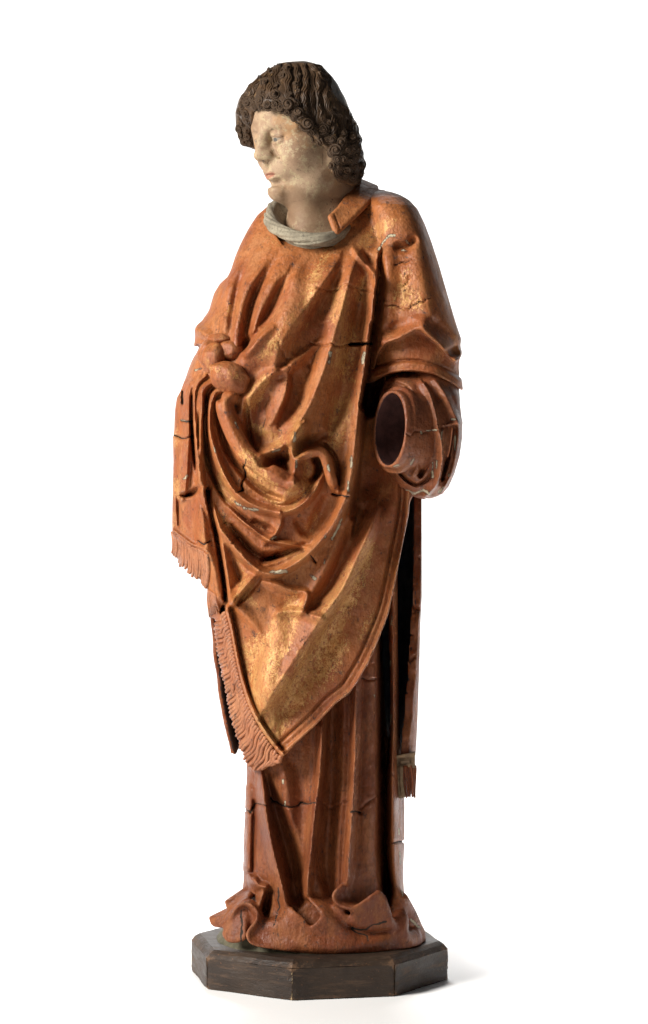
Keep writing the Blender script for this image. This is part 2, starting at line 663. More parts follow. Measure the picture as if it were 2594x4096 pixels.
def paint_mat(name, c_main, c_second, c_rub, gold=1.0, grime=(.035, .03, .028), rough=.42, spots=1.0, gold_bias=0.0, spec=.42):
    """worn polychrome on wood: bole red paint, remains of gilding, grime spots, chips down to the gesso"""
    m, nt, bs = nodes(name)
    g = N(nt)
    big = g.noise(9, 3, .55)
    mid = g.noise(38, 5, .65, g.map((1, 1, .45)))
    fine = g.noise(330, 4, .7, g.map((1, 1, .55)))
    micro = g.noise(900, 2, .6)
    grain = g.noise(150, 5, .8, g.map((1.3, 1.3, .35)))
    c = g.mix(g.ramp(big, .36, .66), c_main, c_second)
    c = g.mix(g.math('MULTIPLY', g.ramp(mid, .44, .68), .65), c, c_rub)
    c = g.mix(g.ramp(grain, .46, .68, 0, .7), c, tuple(x * .45 for x in c_main))
    c = g.mix(g.ramp(fine, .46, .72, 0, .5), c, tuple(x * .5 for x in c_main))
    c = g.mix(g.ramp(g.noise(210, 5, .8, g.map((1, 1, .6), (7, 3, 5))), .56, .70, 0, .5), c, tuple(min(1, x * 1.3 + .015) for x in c_rub))
    # paint rubbed thin along the ridges of the folds
    ed = g.math('ADD', g.pointiness(), g.math('MULTIPLY', g.math('SUBTRACT', g.noise(130, 5, .8, g.map(loc=(2, 9, 4))), .5), .16))
    c = g.mix(g.ramp(ed, .535, .60, 0, .6), c, tuple(min(1, x * 1.25 + .03) for x in c_rub))
    # gilding: flecks whose density follows the drawn map
    gm = g.attr('gold')
    dens = g.math('ADD', g.math('MULTIPLY', gm,   .142 * gold), gold_bias)
    fl = g.math('ADD', g.math('ADD', g.math('MULTIPLY', fine, .40), g.math('MULTIPLY', micro, .34)), g.math('MULTIPLY', g.noise(110, 6, .8, g.map((1, 1, .5))), .26))
    thr = g.math('SUBTRACT', .635, dens)
    gmask = g.ramp(g.math('SUBTRACT', fl, thr), -.01, .06)
    gmask = g.math('MULTIPLY', gmask, .85)
    c = g.mix(gmask, c, g.mix(g.ramp(mid, .4, .65), (.60, .33, .115), (.42, .195, .06)))
    # grime spots
    sp = g.noise(105, 6, .78, g.map((1, 1, .8), (3, 1, 2)))
    smask = g.math('MULTIPLY', g.ramp(sp, .585, .66), .75 * spots)
    c = g.mix(smask, c, grime)
    # craquelure
    wv = nt.nodes.new('ShaderNodeVectorMath'); wv.operation = 'ADD'
    dn = g.noise(60, 4, .7, out=1); ds = nt.nodes.new('ShaderNodeVectorMath'); ds.operation = 'SCALE'; ds.inputs['Scale'].default_value = .012
    nt.links.new(dn, ds.inputs[0]); nt.links.new(g.tc.outputs['Object'], wv.inputs[0]); nt.links.new(ds.outputs[0], wv.inputs[1])
    vor = g.voronoi(120, vec=wv.outputs[0])
    vmask = g.math('MULTIPLY', g.ramp(vor, .0, .03, 1, 0), g.ramp(g.noise(24, 3, .6), .52, .62))
    c = g.mix(g.math('MULTIPLY', vmask, .35), c, grime)
    # chips and cracks drawn on the piece
    ch = g.math('ADD', g.attr('chip'), g.math('MULTIPLY', g.math('SUBTRACT', g.noise(95, 5, .75), .5), .9))
    chm = g.ramp(ch, .50, .56)
    rim = g.ramp(ch, .40, .50)
    c = g.mix(g.math('MULTIPLY', rim, .7), c, grime)
    c = g.mix(chm, c, g.mix(fine, (.50, .43, .30), (.36, .30, .20)))
    ck = g.ramp(g.math('ADD', g.attr('crack'), g.math('MULTIPLY', g.math('SUBTRACT', g.noise(70, 4, .7), .5), 1.3)), .42, .75)
    c = g.mix(ck, c, (.028, .019, .014))
    nt.links.new(c, bs.inputs['Base Color'])
    met = g.math('MULTIPLY', g.math('MULTIPLY', gmask, .26), g.math('SUBTRACT', 1.0, chm))
    nt.links.new(met, bs.inputs['Metallic'])
    r = g.fmix(gmask, g.ramp(mid, .3, .7, rough - .08, rough + .16), .5)
    r = g.fmix(g.math('MAXIMUM', chm, g.math('MAXIMUM', smask, ck)), r, .85)
    nt.links.new(r, bs.inputs['Roughness'])
    bs.inputs['Specular IOR Level'].default_value = spec
    hgt = g.math('ADD', g.math('MULTIPLY', g.noise(26, 4, .6), 3.6), g.math('ADD', g.math('MULTIPLY', g.math('ADD', fine, grain), .34), g.math('MULTIPLY', mid, .8)))
    hgt = g.math('SUBTRACT', hgt, g.math('MULTIPLY', smask, .16))
    hgt = g.math('SUBTRACT', hgt, g.math('MULTIPLY', chm, .55))
    hgt = g.math('SUBTRACT', hgt, g.math('MULTIPLY', vmask, .25))
    nt.links.new(g.bump(hgt, .0018, 1.0), bs.inputs['Normal'])
    return m


def skin_mat():
    m, nt, bs = nodes('worn_flesh_paint')
    g = N(nt)
    c = g.mix(g.ramp(g.noise(16, 4, .6), .38, .66), (.35, .24, .152), (.27, .168, .103))
    c = g.mix(g.math('MULTIPLY', g.ramp(g.noise(22, 3, .6, g.map(loc=(4, 2, 1))), .5, .68), .8), c, (.36, .20, .09))
    yl = g.noise(95, 6, .8, g.map((1, 1, 1), (1, 7, 3)))
    c = g.mix(g.math('MULTIPLY', g.ramp(yl, .50, .57), g.ramp(g.noise(13, 2, .5, g.map(loc=(9, 0, 4))), .42, .56)), c, (.40, .31, .185))
    fine = g.noise(420, 4, .7)
    c = g.mix(g.ramp(fine, .5, .72, 0, .55), c, (.17, .105, .062))
    sp = g.noise(130, 5, .75, g.map(loc=(2, 2, 8)))
    c = g.mix(g.ramp(sp, .58, .67, 0, .7), c, (.13, .09, .058))
    c = g.mix(g.ramp(g.noise(48, 5, .75, g.map(loc=(6, 1, 3))), .50, .66, 0, .6), c, (.22, .135, .08))
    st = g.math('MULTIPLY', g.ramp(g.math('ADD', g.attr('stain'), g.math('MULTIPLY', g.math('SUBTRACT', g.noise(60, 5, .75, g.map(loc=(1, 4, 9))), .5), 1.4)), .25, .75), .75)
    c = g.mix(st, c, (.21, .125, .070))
    c = g.mix(g.attr('lip'), c, (.33, .115, .075))
    c = g.mix(g.ramp(g.attr('crack'), .3, .7, 0, .8), c, (.06, .04, .03))
    nt.links.new(c, bs.inputs['Base Color'])
    bs.inputs['Roughness'].default_value = .62
    bs.inputs['Specular IOR Level'].default_value = .3
    h = g.math('ADD', g.math('MULTIPLY', yl, .8), g.math('ADD', g.math('MULTIPLY', fine, .25), g.math('MULTIPLY', g.noise(30, 3), 1.3)))
    nt.links.new(g.bump(h, .0012, .7), bs.inputs['Normal'])
    return m


def hair_mat():
    m, nt, bs = nodes('dark_hair_paint')
    g = N(nt)
    c = g.mix(g.ramp(g.noise(40, 4, .7), .35, .65), (.042, .024, .013), (.085, .048, .025))
    rub = g.math('ADD', g.pointiness(), g.math('MULTIPLY', g.math('SUBTRACT', g.noise(160, 4, .7), .5), .14))
    c = g.mix(g.ramp(rub, .505, .58, 0, .85), c, (.27, .165, .09))
    c = g.mix(g.math('MULTIPLY', g.ramp(g.noise(55, 4, .8, g.map(loc=(5, 5, 5))), .585, .66), .75), c, (.30, .175, .075))
    fine = g.noise(420, 3, .7, g.map((1, 1, .3)))
    c = g.mix(g.ramp(fine, .45, .75, 0, .6), c, (.022, .015, .010))
    nt.links.new(c, bs.inputs['Base Color'])
    bs.inputs['Roughness'].default_value = .42
    bs.inputs['Specular IOR Level'].default_value = .25
    nt.links.new(g.bump(g.math('ADD', fine, g.math('MULTIPLY', g.noise(140, 3), .8)), .0008, .7), bs.inputs['Normal'])
    return m


def cloth_white_mat():
    m, nt, bs = nodes('worn_white_paint')
    g = N(nt)
    c = g.mix(g.ramp(g.noise(30, 5, .7), .36, .64), (.32, .275, .195), (.22, .185, .13))
    fine = g.noise(240, 5, .8)
    c = g.mix(g.ramp(fine, .50, .66, 0, .85), c, (.12, .10, .07))
    c = g.mix(g.math('MULTIPLY', g.ramp(g.noise(60, 4, .8), .6, .68), .7), c, (.22, .20, .14))
    nt.links.new(c, bs.inputs['Base Color'])
    bs.inputs['Roughness'].default_value = .7
    nt.links.new(g.bump(g.math('ADD', fine, g.noise(70, 4)), .002, 1.0), bs.inputs['Normal'])
    return m


def base_mat():
    m, nt, bs = nodes('dark_base_paint')
    g = N(nt)
    c = g.mix(g.ramp(g.noise(14, 4, .6), .36, .66), (.023, .0145, .010), (.040, .025, .016))
    st = g.noise(60, 5, .7, g.map((.35, .35, 2.6)))
    c = g.mix(g.ramp(st, .50, .68, 0, .55), c, (.10, .058, .034))
    sp = g.noise(210, 4, .75)
    c = g.mix(g.ramp(sp, .64, .70, 0, .7), c, (.24, .10, .045))
    rub = g.math('ADD', g.pointiness(), g.math('MULTIPLY', g.math('SUBTRACT', g.noise(90, 5, .8), .5), .20))
    c = g.mix(g.ramp(rub, .56, .62, 0, .85), c, (.16, .09, .05))
    ch = g.math('ADD', g.attr('chip'), g.math('MULTIPLY', g.math('SUBTRACT', g.noise(95, 5, .75), .5), .9))
    c = g.mix(g.ramp(ch, .52, .58), c, (.40, .29, .16))
    nt.links.new(c, bs.inputs['Base Color'])
    nt.links.new(g.ramp(st, .3, .7, .45, .65), bs.inputs['Roughness'])
    bs.inputs['Specular IOR Level'].default_value = .3
    h = g.math('ADD', g.math('MULTIPLY', g.noise(45, 5, .7, g.map((.6, .6, 1.8))), 1.6), g.math('MULTIPLY', sp, .35))
    nt.links.new(g.bump(h, .0014, .8), bs.inputs['Normal'])
    return m


def simple_mat(name, a, b, scale=60, rough=.6, spec=.4, bump=.001):
    m, nt, bs = nodes(name)
    g = N(nt)
    n1 = g.noise(scale, 5, .7)
    c = g.mix(g.ramp(n1, .38, .62), a, b)
    f = g.noise(scale * 5, 4, .7)
    c = g.mix(g.ramp(f, .55, .72, 0, .6), c, tuple(x * .4 for x in a))
    nt.links.new(c, bs.inputs['Base Color'])
    bs.inputs['Roughness'].default_value = rough
    bs.inputs['Specular IOR Level'].default_value = spec
    if bump:
        nt.links.new(g.bump(g.math('ADD', n1, g.math('MULTIPLY', f, .3)), bump, .7), bs.inputs['Normal'])
    return m


M_OUT = paint_mat('outer_garment_paint', (.37, .120, .032), (.26, .068, .023), (.40, .165, .058), gold_bias=.03, rough=.48, spec=.36)
M_IN = paint_mat('under_robe_paint', (.215, .063, .021), (.145, .038, .016), (.275, .098, .032), gold=.5, gold_bias=-.02, spec=.26)
M_FRINGE = paint_mat('fringe_paint', (.38, .14, .058), (.30, .10, .042), (.44, .20, .09), gold=.6)
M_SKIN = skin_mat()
M_HAIR = hair_mat()
M_WHITE = cloth_white_mat()
M_BASE = base_mat()
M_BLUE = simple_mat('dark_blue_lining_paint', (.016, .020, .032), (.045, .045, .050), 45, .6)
M_GREEN = simple_mat('green_grey_ground_paint', (.060, .055, .030), (.11, .095, .055), 50, .75)
M_WOOD = simple_mat('bare_weathered_wood', (.27, .175, .095), (.15, .095, .055), 70, .75)
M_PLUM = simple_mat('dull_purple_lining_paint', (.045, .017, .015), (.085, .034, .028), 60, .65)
M_EYE = simple_mat('eye_paint', (.27, .215, .155), (.21, .165, .12), 140, .45, .5, 0)
M_IRIS = simple_mat('iris_paint', (.07, .062, .055), (.11, .098, .085), 200, .4, .5, 0)

# ------------------------------------------------------------------ setting: white sweep of paper
def build_backdrop():
    m, nt, bs = nodes('white_paper')
    g = N(nt)
    nt.links.new(g.mix(g.noise(3, 3), (.93, .93, .93), (.94, .94, .94)), bs.inputs['Base Color'])
    bs.inputs['Roughness'].default_value = .85
    bs.inputs['Specular IOR Level'].default_value = .2
    prof = [(-2.6, 0)] + [(y, 0) for y in np.linspace(-2, 4.0, 12)]
    prof += [(4.0 + .9 * math.sin(a), .9 - .9 * math.cos(a)) for a in np.linspace(.1, math.pi / 2, 14)]
    prof += [(4.9, 1.6), (4.9, 3.6)]
    V = []; F = []
    xs = np.linspace(-3.6, 3.6, 9)
    for (y, z) in prof:
        V += [(x, y, z) for x in xs]
    n = len(xs)
    for i in range(len(prof) - 1):
        for k in range(n - 1):
            F.append((i * n + k, i * n + k + 1, (i + 1) * n + k + 1, (i + 1) * n + k))
    me = bpy.data.meshes.new('backdrop'); me.from_pydata(V, [], F); me.update()
    o = link('backdrop', me, m)
    o['kind'] = 'structure'
    o['label'] = 'seamless white paper backdrop and floor under the statue'
    o['category'] = 'backdrop'


build_backdrop()

statue = bpy.data.objects.new('statue', None)
col.objects.link(statue)
statue.empty_display_size = .1
statue['label'] = 'carved wooden statue of a curly-haired figure in red and gold robes on an octagonal base'
statue['category'] = 'statue'


# ------------------------------------------------------------------ octagonal base
OCT_R, OCT_A, OCT_C, BASE_Z = .1745, math.radians(-10.9), (-.0075, 0.0), .0505


def build_base():
    body = bpy.data.objects.new('base', None)
    # a chain of boards: eight side panels round a top slab with a bevelled edge
    def ring(R, z, jit=0):
        return [(OCT_C[0] + R * math.cos(OCT_A + k * math.pi / 4), OCT_C[1] + R * math.sin(OCT_A + k * math.pi / 4), z) for k in range(8)]
    bm = bmesh.new()
    ap = math.cos(math.pi / 8)
    rows = [ring(OCT_R - .012, .0015), ring(OCT_R - .012, .039), ring(OCT_R - .0005, .0405), ring(OCT_R - .0055, .0465), ring(OCT_R - .012, BASE_Z), ring(.02, BASE_Z + .001)]
    sub = 14
    VV = []
    for r in rows:
        row = []
        for k in range(8):
            a, b = np.array(r[k]), np.array(r[(k + 1) % 8])
            for t in range(sub):
                row.append(bm.verts.new(a + (b - a) * t / sub))
        VV.append(row)
    n = 8 * sub
    for i in range(len(VV) - 1):
        for k in range(n):
            bm.faces.new((VV[i][k], VV[i][(k + 1) % n], VV[i + 1][(k + 1) % n], VV[i + 1][k]))
    bm.faces.new(VV[-1]); bm.faces.new(VV[0][::-1])
    for v in bm.verts:   # slightly worn, uneven edge
        x, y, z = v.co
        if z > .04 and math.hypot(x, y) > .1:
            q = .0003 * (math.sin(x * 71 + y * 43) + math.sin(x * 37 - y * 91)) + RNG.normal(0, .00012)
            v.co.z += q
            v.co.x += RNG.normal(0, .0002); v.co.y += RNG.normal(0, .0002)
    me = bpy.data.meshes.new('base'); bm.to_mesh(me); bm.free()
    body = link('base', me, M_BASE, statue, smooth=False)
    body['label'] = 'dark brown octagonal base with bevelled rim'
    for k in range(8):
        a0 = OCT_A + k * math.pi / 4
        p0 = np.array([OCT_C[0] + OCT_R * math.cos(a0), OCT_C[1] + OCT_R * math.sin(a0), 0])
        p1 = np.array([OCT_C[0] + OCT_R * math.cos(a0 + math.pi / 4), OCT_C[1] + OCT_R * math.sin(a0 + math.pi / 4), 0])
        nrm = (p0 + p1) / 2 - np.array([OCT_C[0], OCT_C[1], 0]); nrm /= np.linalg.norm(nrm)
        e = (p1 - p0) / np.linalg.norm(p1 - p0)
        gap = {5: .0011, 7: .0013, 2: .0011}
        g0, g1 = gap.get(k, .0002), gap.get((k + 1) % 8, .0002)
        bm = bmesh.new()
        nxs, nzs = 26, 9
        grid = []
        for j in range(nzs):
            row = []
            for i in range(nxs):
                t = i / (nxs - 1); zz = .0008 + (.0402 - .0008) * j / (nzs - 1)
                p = p0 + e * g0 + (p1 - p0 - e * (g0 + g1)) * t
                bow = .0007 * math.sin(t * 9 + k) * math.sin(j * .7 + k)
                p = p + nrm * bow * math.sin(math.pi * t)
                if j == 0:
                    zz += .0006 * abs(RNG.normal())
                # worn corners
                if i in (0, nxs - 1):
                    p = p - nrm * abs(RNG.normal(.0004, .0006)) + e * (1 if i == 0 else -1) * abs(RNG.normal(0, .0005))
                row.append(bm.verts.new((p[0], p[1], zz)))
            grid.append(row)
        back = [[bm.verts.new(Vector(v.co) - Vector(nrm) * .011) for v in (r[0], r[-1])] for r in (grid[0], grid[-1])]
        for j in range(nzs - 1):
            for i in range(nxs - 1):
                bm.faces.new((grid[j][i], grid[j][i + 1], grid[j + 1][i + 1], grid[j + 1][i]))
        bm.faces.new([grid[-1][i] for i in range(nxs)] + [back[1][1], back[1][0]])
        bm.faces.new([grid[0][i] for i in range(nxs)][::-1] + [back[0][0], back[0][1]])
        bm.faces.new([grid[j][0] for j in range(nzs)] + [back[1][0], back[0][0]])
        bm.faces.new([grid[j][-1] for j in range(nzs)][::-1] + [back[0][1], back[1][1]])
        me = bpy.data.meshes.new('panel'); bm.to_mesh(me); bm.free()
        co = np.array([v.co[:] for v in me.vertices])
        tt = ((co - p0) @ e) / np.linalg.norm(p1 - p0)
        chip = np.clip(1 - np.minimum(tt, 1 - tt) / .03, 0, 1) * .62 * (RNG.random(len(co)) < .7) + np.clip(1 - (co[:, 2]) / .003, 0, 1) * .15
        at = me.attributes.new('chip', 'FLOAT', 'POINT'); at.data.foreach_set('value', chip.astype(np.float32))
        link('panel', me, M_BASE, body, smooth=False)


build_base()

# ------------------------------------------------------------------ maps of wear shared by the garments
gold, chip, crack, relief = Map(), Map(), Map(), Map()


def crackline(pts, w=5, depth=26, amp=4.0, m=None, cm=None):
    j = jag(pts, amp)
    (m or relief).stroke(j, -depth * .8, w * .7 + 2, sharp=.3, straight=True, mode='add')
    (cm or crack).stroke(j, 1.1 if w > 3.2 else .72, w * .7 + 2, sharp=.0, straight=True, mode='max')


def rub(x, y, rx, n=5, a=1.0, ang=90):
    """a patch of surviving gilding, longer along ang degrees"""
    for _ in range(n):
        t = math.radians(ang) + RNG.normal(0, .15)
        L = rx * RNG.uniform(.5, 1.1)
        ox, oy = RNG.normal(0, rx * .25), RNG.normal(0, rx * .25)
        c, s_ = math.cos(t) * L, math.sin(t) * L
        gold.stroke([(x + ox - c, y + oy - s_), (x + ox + c, y + oy + s_)], a * .55, rx * .55, sharp=.0, mode='add', straight=True)


# ------------------------------------------------------------------ outer garment: gathered front, shoulders, cap sleeve
APRON = [(1960, 640), (1960, 1900), (1690, 1905)] + C8((412, 190), (408, 260), (390, 350), (350, 550), (310, 750), (265, 960), (200, 1130), (130, 1290), (50, 1430), (0, 1500)) + \
    C3((960, 1270), (850, 1390), (740, 1490), (690, 1545), (610, 1605), (560, 1638), (500, 1640), (470, 1600), (430, 1490), (402, 1395), (374, 1285), (354, 1180), (333, 1100), (303, 950), (290, 850), (300, 800), (258, 785), (252, 640), (235, 600), (160, 540), (100, 480), (52, 425), (55, 310)) + \
    [(689, 2090), (691, 1960), (694, 1850), (692, 1745), (697, 1722), (700, 1640), (708, 1590), (722, 1566), (732, 1540), (742, 1512), (730, 1508), (733, 1490), (748, 1450), (768, 1410), (777, 1370), (776, 1340), (782, 1310), (800, 1285), (822, 1258), (836, 1240), (846, 1205), (855, 1175), (880, 1135), (912, 1105), (926, 1075), (940, 1030), (960, 980), (985, 930), (1004, 898), (1030, 860), (1056, 838), (1100, 800), (1100, 640)]


def build_outer():
    R = relief.stroke
    # broad masses
    R([(1090, 1150), (1060, 1400), (1080, 1650), (1100, 1900)], 18, 260, 260, sharp=0)
    R([(1000, 2350), (1080, 2650), (1110, 2900)], 20, 160, 220, sharp=0)
    # chest: long folds from the shoulders
    R(C2((395, 110, .0), (355, 225, .4), (330, 280), (312, 340), (300, 420), (288, 520, .5)), -17, 44, 26, sharp=.4)
    R(C2((340, 170, 0), (310, 250, .4), (285, 340), (268, 440), (255, 540, .6)), 14, 40, 35, sharp=.3)
    R(C2((560, 90, .0), (500, 195, .25), (455, 270, .6), (418, 330), (392, 400), (376, 470), (362, 540), (352, 605, .8)), -40, 48, 34, sharp=.4)
    R(C2((480, 130, 0), (430, 240, .3), (380, 330), (345, 430), (330, 540), (320, 610)), 22, 42, 36, sharp=.35)
    R(C2((650, 130, .0), (580, 250, .4), (548, 300), (520, 355), (488, 415), (445, 480, .6), (420, 520, .2)), -22, 26, 72, sharp=.5)
    R(C2((550, 200, 0), (500, 300, .3), (455, 380), (425, 460), (400, 540)), 16, 40, 34, sharp=.3)
    R(C2((640, 180, .0), (600, 300, .6), (560, 420), (520, 500), (450, 575), (395, 640), (350, 700, .6)), 34, 55, 90, sharp=.25)
    R(C2((490, 515, .5), (440, 560), (395, 612), (360, 650, .6)), 30, 26, 40, sharp=.6)
    R(C2((420, 545, .4), (380, 595), (352, 630, .8)), -40, 30, 24, sharp=.5)
    # ridge running from the right shoulder down to the left
    R(C2((835, 165, .3), (795, 230), (740, 310), (690, 385), (640, 455), (590, 525), (545, 600), (515, 670), (500, 735, .5)), 40, 95, 48, sharp=.55)
    R(C2((830, 250, .4), (770, 360), (710, 470), (660, 560, .8), (620, 640, .4)), -24, 40, 50, sharp=.2)
    # second ridge down to the apex of the gathered cloth
    R(C2((925, 145, .4), (895, 240), (868, 350), (845, 440), (820, 520), (795, 610), (765, 710), (730, 810), (690, 900), (645, 985), (608, 1055)), 46, 60, 70, sharp=.6)
    R(C2((750, 520, .3), (690, 640), (650, 760), (630, 880), (600, 980, .4)), -26, 60, 60, sharp=.1)
    R(C2((940, 300, .3), (925, 450), (900, 620), (860, 800), (820, 950), (790, 1060, .4)), -34, 55, 60, sharp=.15)
    R(C2((905, 120, .6), (940, 165), (975, 205), (1010, 250), (1020, 300, .6)), 26, 22, 26, sharp=.6)
    R(C2((960, 140, .6), (1000, 195), (1025, 235, .6)), -16, 20, 24, sharp=.3)
    # the border of the front: a long crest beside the deep gap
    R(C2((1030, 150, .4), (1026, 240), (1018, 350), (1010, 460), (1004, 560), (990, 690), (968, 830), (950, 960), (938, 1080), (915, 1200), (890, 1300), (872, 1400), (845, 1480), (800, 1560, .5)), 46, 55, 26, sharp=.5)
    # deep gap between front and sleeve, and the shaded flank behind it
    R(C10((420, 545, .5), (400, 580), (395, 700), (375, 900), (350, 1100), (335, 1300), (310, 1500)), -190, 22, 24, sharp=.15)
    R(C6((300, 150), (275, 350), (250, 600), (215, 850), (180, 1050)), -200, 30, 60, sharp=.1)
    R(C6((240, 800), (200, 1100), (170, 1400), (140, 1700), (110, 2000), (60, 2300, .5)), -85, 40, 170, sharp=.1)
    R(C3((1110, 200, .5), (1060, 330), (1000, 470), (930, 610), (860, 700, .7), (820, 740, .3)), -66, 55, 75, sharp=.15)
    # small fold and notch on the shoulder
    R(C10((350, 500), (390, 400), (450, 300), (510, 280), (560, 320), (640, 380), (600, 440), (500, 520), (450, 600), (440, 800), (430, 1000), (410, 1250), (380, 1450)), 22, 24, 22, sharp=.5)
    R(C10((520, 320), (540, 400), (470, 480), (410, 540)), -55, 26, 26, sharp=.3)
    # mid belly: pinched crests
    R(C2((500, 752, .5), (560, 730), (615, 692), (680, 640), (740, 585, .4)), 26, 40, 26, sharp=.7)
    R(C2((575, 765, .5), (565, 840), (535, 920), (495, 1005, .4)), 24, 46, 22, sharp=.6)
    R(C2((600, 760), (590, 850), (565, 930), (530, 1010, .5)), -22, 20, 46, sharp=.3)
    R(C2((510, 740, .5), (450, 790), (400, 850), (360, 900), (330, 960, .5)), 26, 40, 40, sharp=.4)
    R(C2((440, 900), (420, 980), (400, 1050), (420, 1090)), -26, 46, 60, sharp=.2)
    # apex and the folds that radiate from it
    R(C12((700, 575, .8), (668, 630), (655, 700), (672, 765), (664, 855, .8)), 46, 26, 54, sharp=.5)
    R(C12((662, 635), (600, 682), (530, 710), (470, 738, .6)), 34, 36, 24, sharp=.5)
    R(C12((505, 765, .6), (550, 768), (600, 752), (628, 740, .6)), -48, 30, 36, sharp=.15)
    R(C12((590, 720, .6), (620, 780), (640, 830, .5)), -30, 34, 20, sharp=.2)
    R(C12((690, 745, .5), (740, 712), (790, 702), (822, 725), (842, 790), (862, 860), (882, 905, .7)), 46, 22, 26, sharp=.3)
    R(C12((778, 745, .8), (796, 775), (790, 820, .8), (760, 850, .4)), -66, 26, 22, sharp=.2)
    R(C12((820, 668), (872, 725), (893, 800), (890, 860), (876, 905)), -30, 14, 12, sharp=.3)
    R(C12((700, 660), (760, 655), (810, 625, .5)), -30, 34, 40, sharp=.2)
    # gathered pleats under the hand
    R(C12((190, 330, .5), (140, 400), (134, 560), (126, 780), (112, 930)), 16, 34, 14, sharp=.4)
    R(C12((222, 318, .6), (178, 365), (160, 440), (165, 560), (178, 690), (192, 850, .6)), 26, 13, 12, sharp=.35)
    R(C12((255, 352, .6), (208, 388), (195, 470), (194, 620), (190, 770), (202, 880), (238, 985), (288, 1080), (350, 1170), (425, 1255), (495, 1310), (560, 1324), (640, 1292), (720, 1240), (800, 1160), (858, 1080), (900, 1000), (932, 925, .8)), 46, 26, 26, sharp=.35)
    R(C12((310, 385, .6), (262, 418), (240, 500), (242, 600), (266, 700), (302, 800), (352, 888), (405, 940), (470, 978), (545, 1002), (610, 1010), (668, 995), (725, 958), (778, 892), (812, 820, .5)), 46, 24, 24, sharp=.4)
    R(C12((345, 420, .7), (312, 460), (338, 560), (392, 672), (455, 748), (530, 802), (600, 842), (650, 872, .8)), 60, 34, 52, sharp=.1)
    R(C12((425, 450, .5), (432, 560), (448, 650), (480, 735, .8)), -26, 20, 18, sharp=.3)
    R(C12((285, 440, .7), (292, 560), (330, 700), (415, 825), (515, 912), (600, 945, .7)), -36, 20, 22, sharp=.2)
    R(C12((228, 430, .6), (218, 560), (226, 720), (264, 850), (330, 960), (420, 1050), (500, 1100, .5)), -36, 14, 16, sharp=.2)
    R(C12((192, 420, .6), (182, 600), (186, 760, .6)), -26, 9, 10, sharp=.3)
    R(C12((152, 420, .6), (150, 560), (162, 720), (182, 850, .6)), -30, 10, 9, sharp=.3)
    R(C12((110, 935), (150, 925), (195, 890, .6)), -36, 8, 28, sharp=.4)
    # hanging swags: rounded mass, edges and hollows inside the loop
    R(C12((625, 930), (700, 890)), 26, 56, 56, sharp=.0)
    R(C12((385, 945, .5), (480, 1005), (560, 1026), (600, 1032)), 16, 14, 22, sharp=.5)
    R(C12((290, 890, .5), (345, 980), (420, 1062), (490, 1122), (545, 1156), (640, 1174), (745, 1192, .6)), 26, 15, 18, sharp=.45)
    R(C12((602, 1030), (600, 1075), (578, 1115), (543, 1156)), 28, 40, 14, sharp=.5)
    R(C12((470, 1060, .6), (530, 1095), (560, 1110, .6)), -32, 22, 24, sharp=.1)
    R(C12((690, 1060, .5), (740, 1110), (790, 1040), (830, 950, .5)), -26, 40, 40, sharp=.1)
    R(C12((350, 1090, .4), (420, 1180), (490, 1240), (560, 1245), (640, 1215, .7), (720, 1180, .3)), -46, 22, 34, sharp=.15)
    R(C12((510, 1262, .8), (550, 1248), (585, 1225, .7)), -34, 18, 20, sharp=.2)
    # lower left: flank and pocket fold
    R(C3((300, 300, .4), (318, 380), (335, 470), (355, 560), (360, 640), (390, 705, .8)), 32, 18, 40, sharp=.45)
    R(C3((530, 545, .3), (470, 610), (420, 670), (388, 715)), 36, 46, 18, sharp=.6)
    R(C3((390, 480, .4), (425, 560), (440, 600, .5)), -26, 30, 30, sharp=.3)
    R(C3((420, 720, .6), (480, 660), (540, 590, .4)), -26, 10, 40, sharp=.4)
    R(C3((395, 715, .8), (450, 770), (520, 840, .6), (560, 900, .3)), 14, 30, 40, sharp=.5)
    # lower front: star-shaped pinch and the long diagonal
    R(C3((560, 590, .3), (640, 610), (720, 640), (795, 650), (800, 690), (785, 745)), 24, 40, 22, sharp=.6)
    R(C3((640, 765, .6), (720, 752), (800, 765), (880, 790)), 26, 40, 22, sharp=.7)
    R(C3((1190, 180, .4), (1150, 300), (1090, 430), (1040, 540), (990, 640), (930, 730), (870, 815), (800, 920), (730, 1030), (660, 1140), (610, 1215), (570, 1290, .5)), 60, 150, 42, sharp=.6)
    R(C3((640, 770, .6), (640, 860), (615, 960), (585, 1060), (560, 1170), (560, 1290), (590, 1400, .5)), 14, 60, 60, sharp=.2)
    R(C3((1010, 720, .4), (930, 880), (850, 1020), (760, 1160), (690, 1290), (660, 1400, .4)), -24, 50, 90, sharp=.1)
    # edges: hem band on the right, cord and fringe bed on the left
    hem = C8((405, 60, .6), (400, 200), (385, 340), (345, 545), (304, 745), (258, 952), (193, 1120), (124, 1278), (44, 1418), (-6, 1490)) + C3((952, 1264), (842, 1382), (732, 1482), (662, 1545))
    R(hem, 15, 10, 44, sharp=.0)
    R([(p[0] - 34, p[1] - 22) + tuple(p[2:]) for p in hem], -12, 10, 10, sharp=.5)
    cord = C3((340, 700), (358, 750), (382, 850), (410, 1000), (440, 1130), (470, 1230), (502, 1310), (552, 1400), (640, 1520), (680, 1560))
    relief.region(C3((330, 700), (360, 760), (382, 850), (410, 1000), (440, 1130), (470, 1230), (502, 1310), (552, 1400), (640, 1520), (700, 1560), (600, 1700), (430, 1700), (200, 1000), (200, 800)), -20, 14)
    R(cord, 34, 14, 16, sharp=.2)
    R([(p[0] + 17, p[1] - 4) for p in cord], -15, 8, 9, sharp=.4)
    # left hanging end with its upper fringe
    R(C7((372, -80), (380, 0), (430, 200), (470, 400), (500, 600), (522, 750), (520, 880), (500, 930)), -70, 12, 20, sharp=.3)
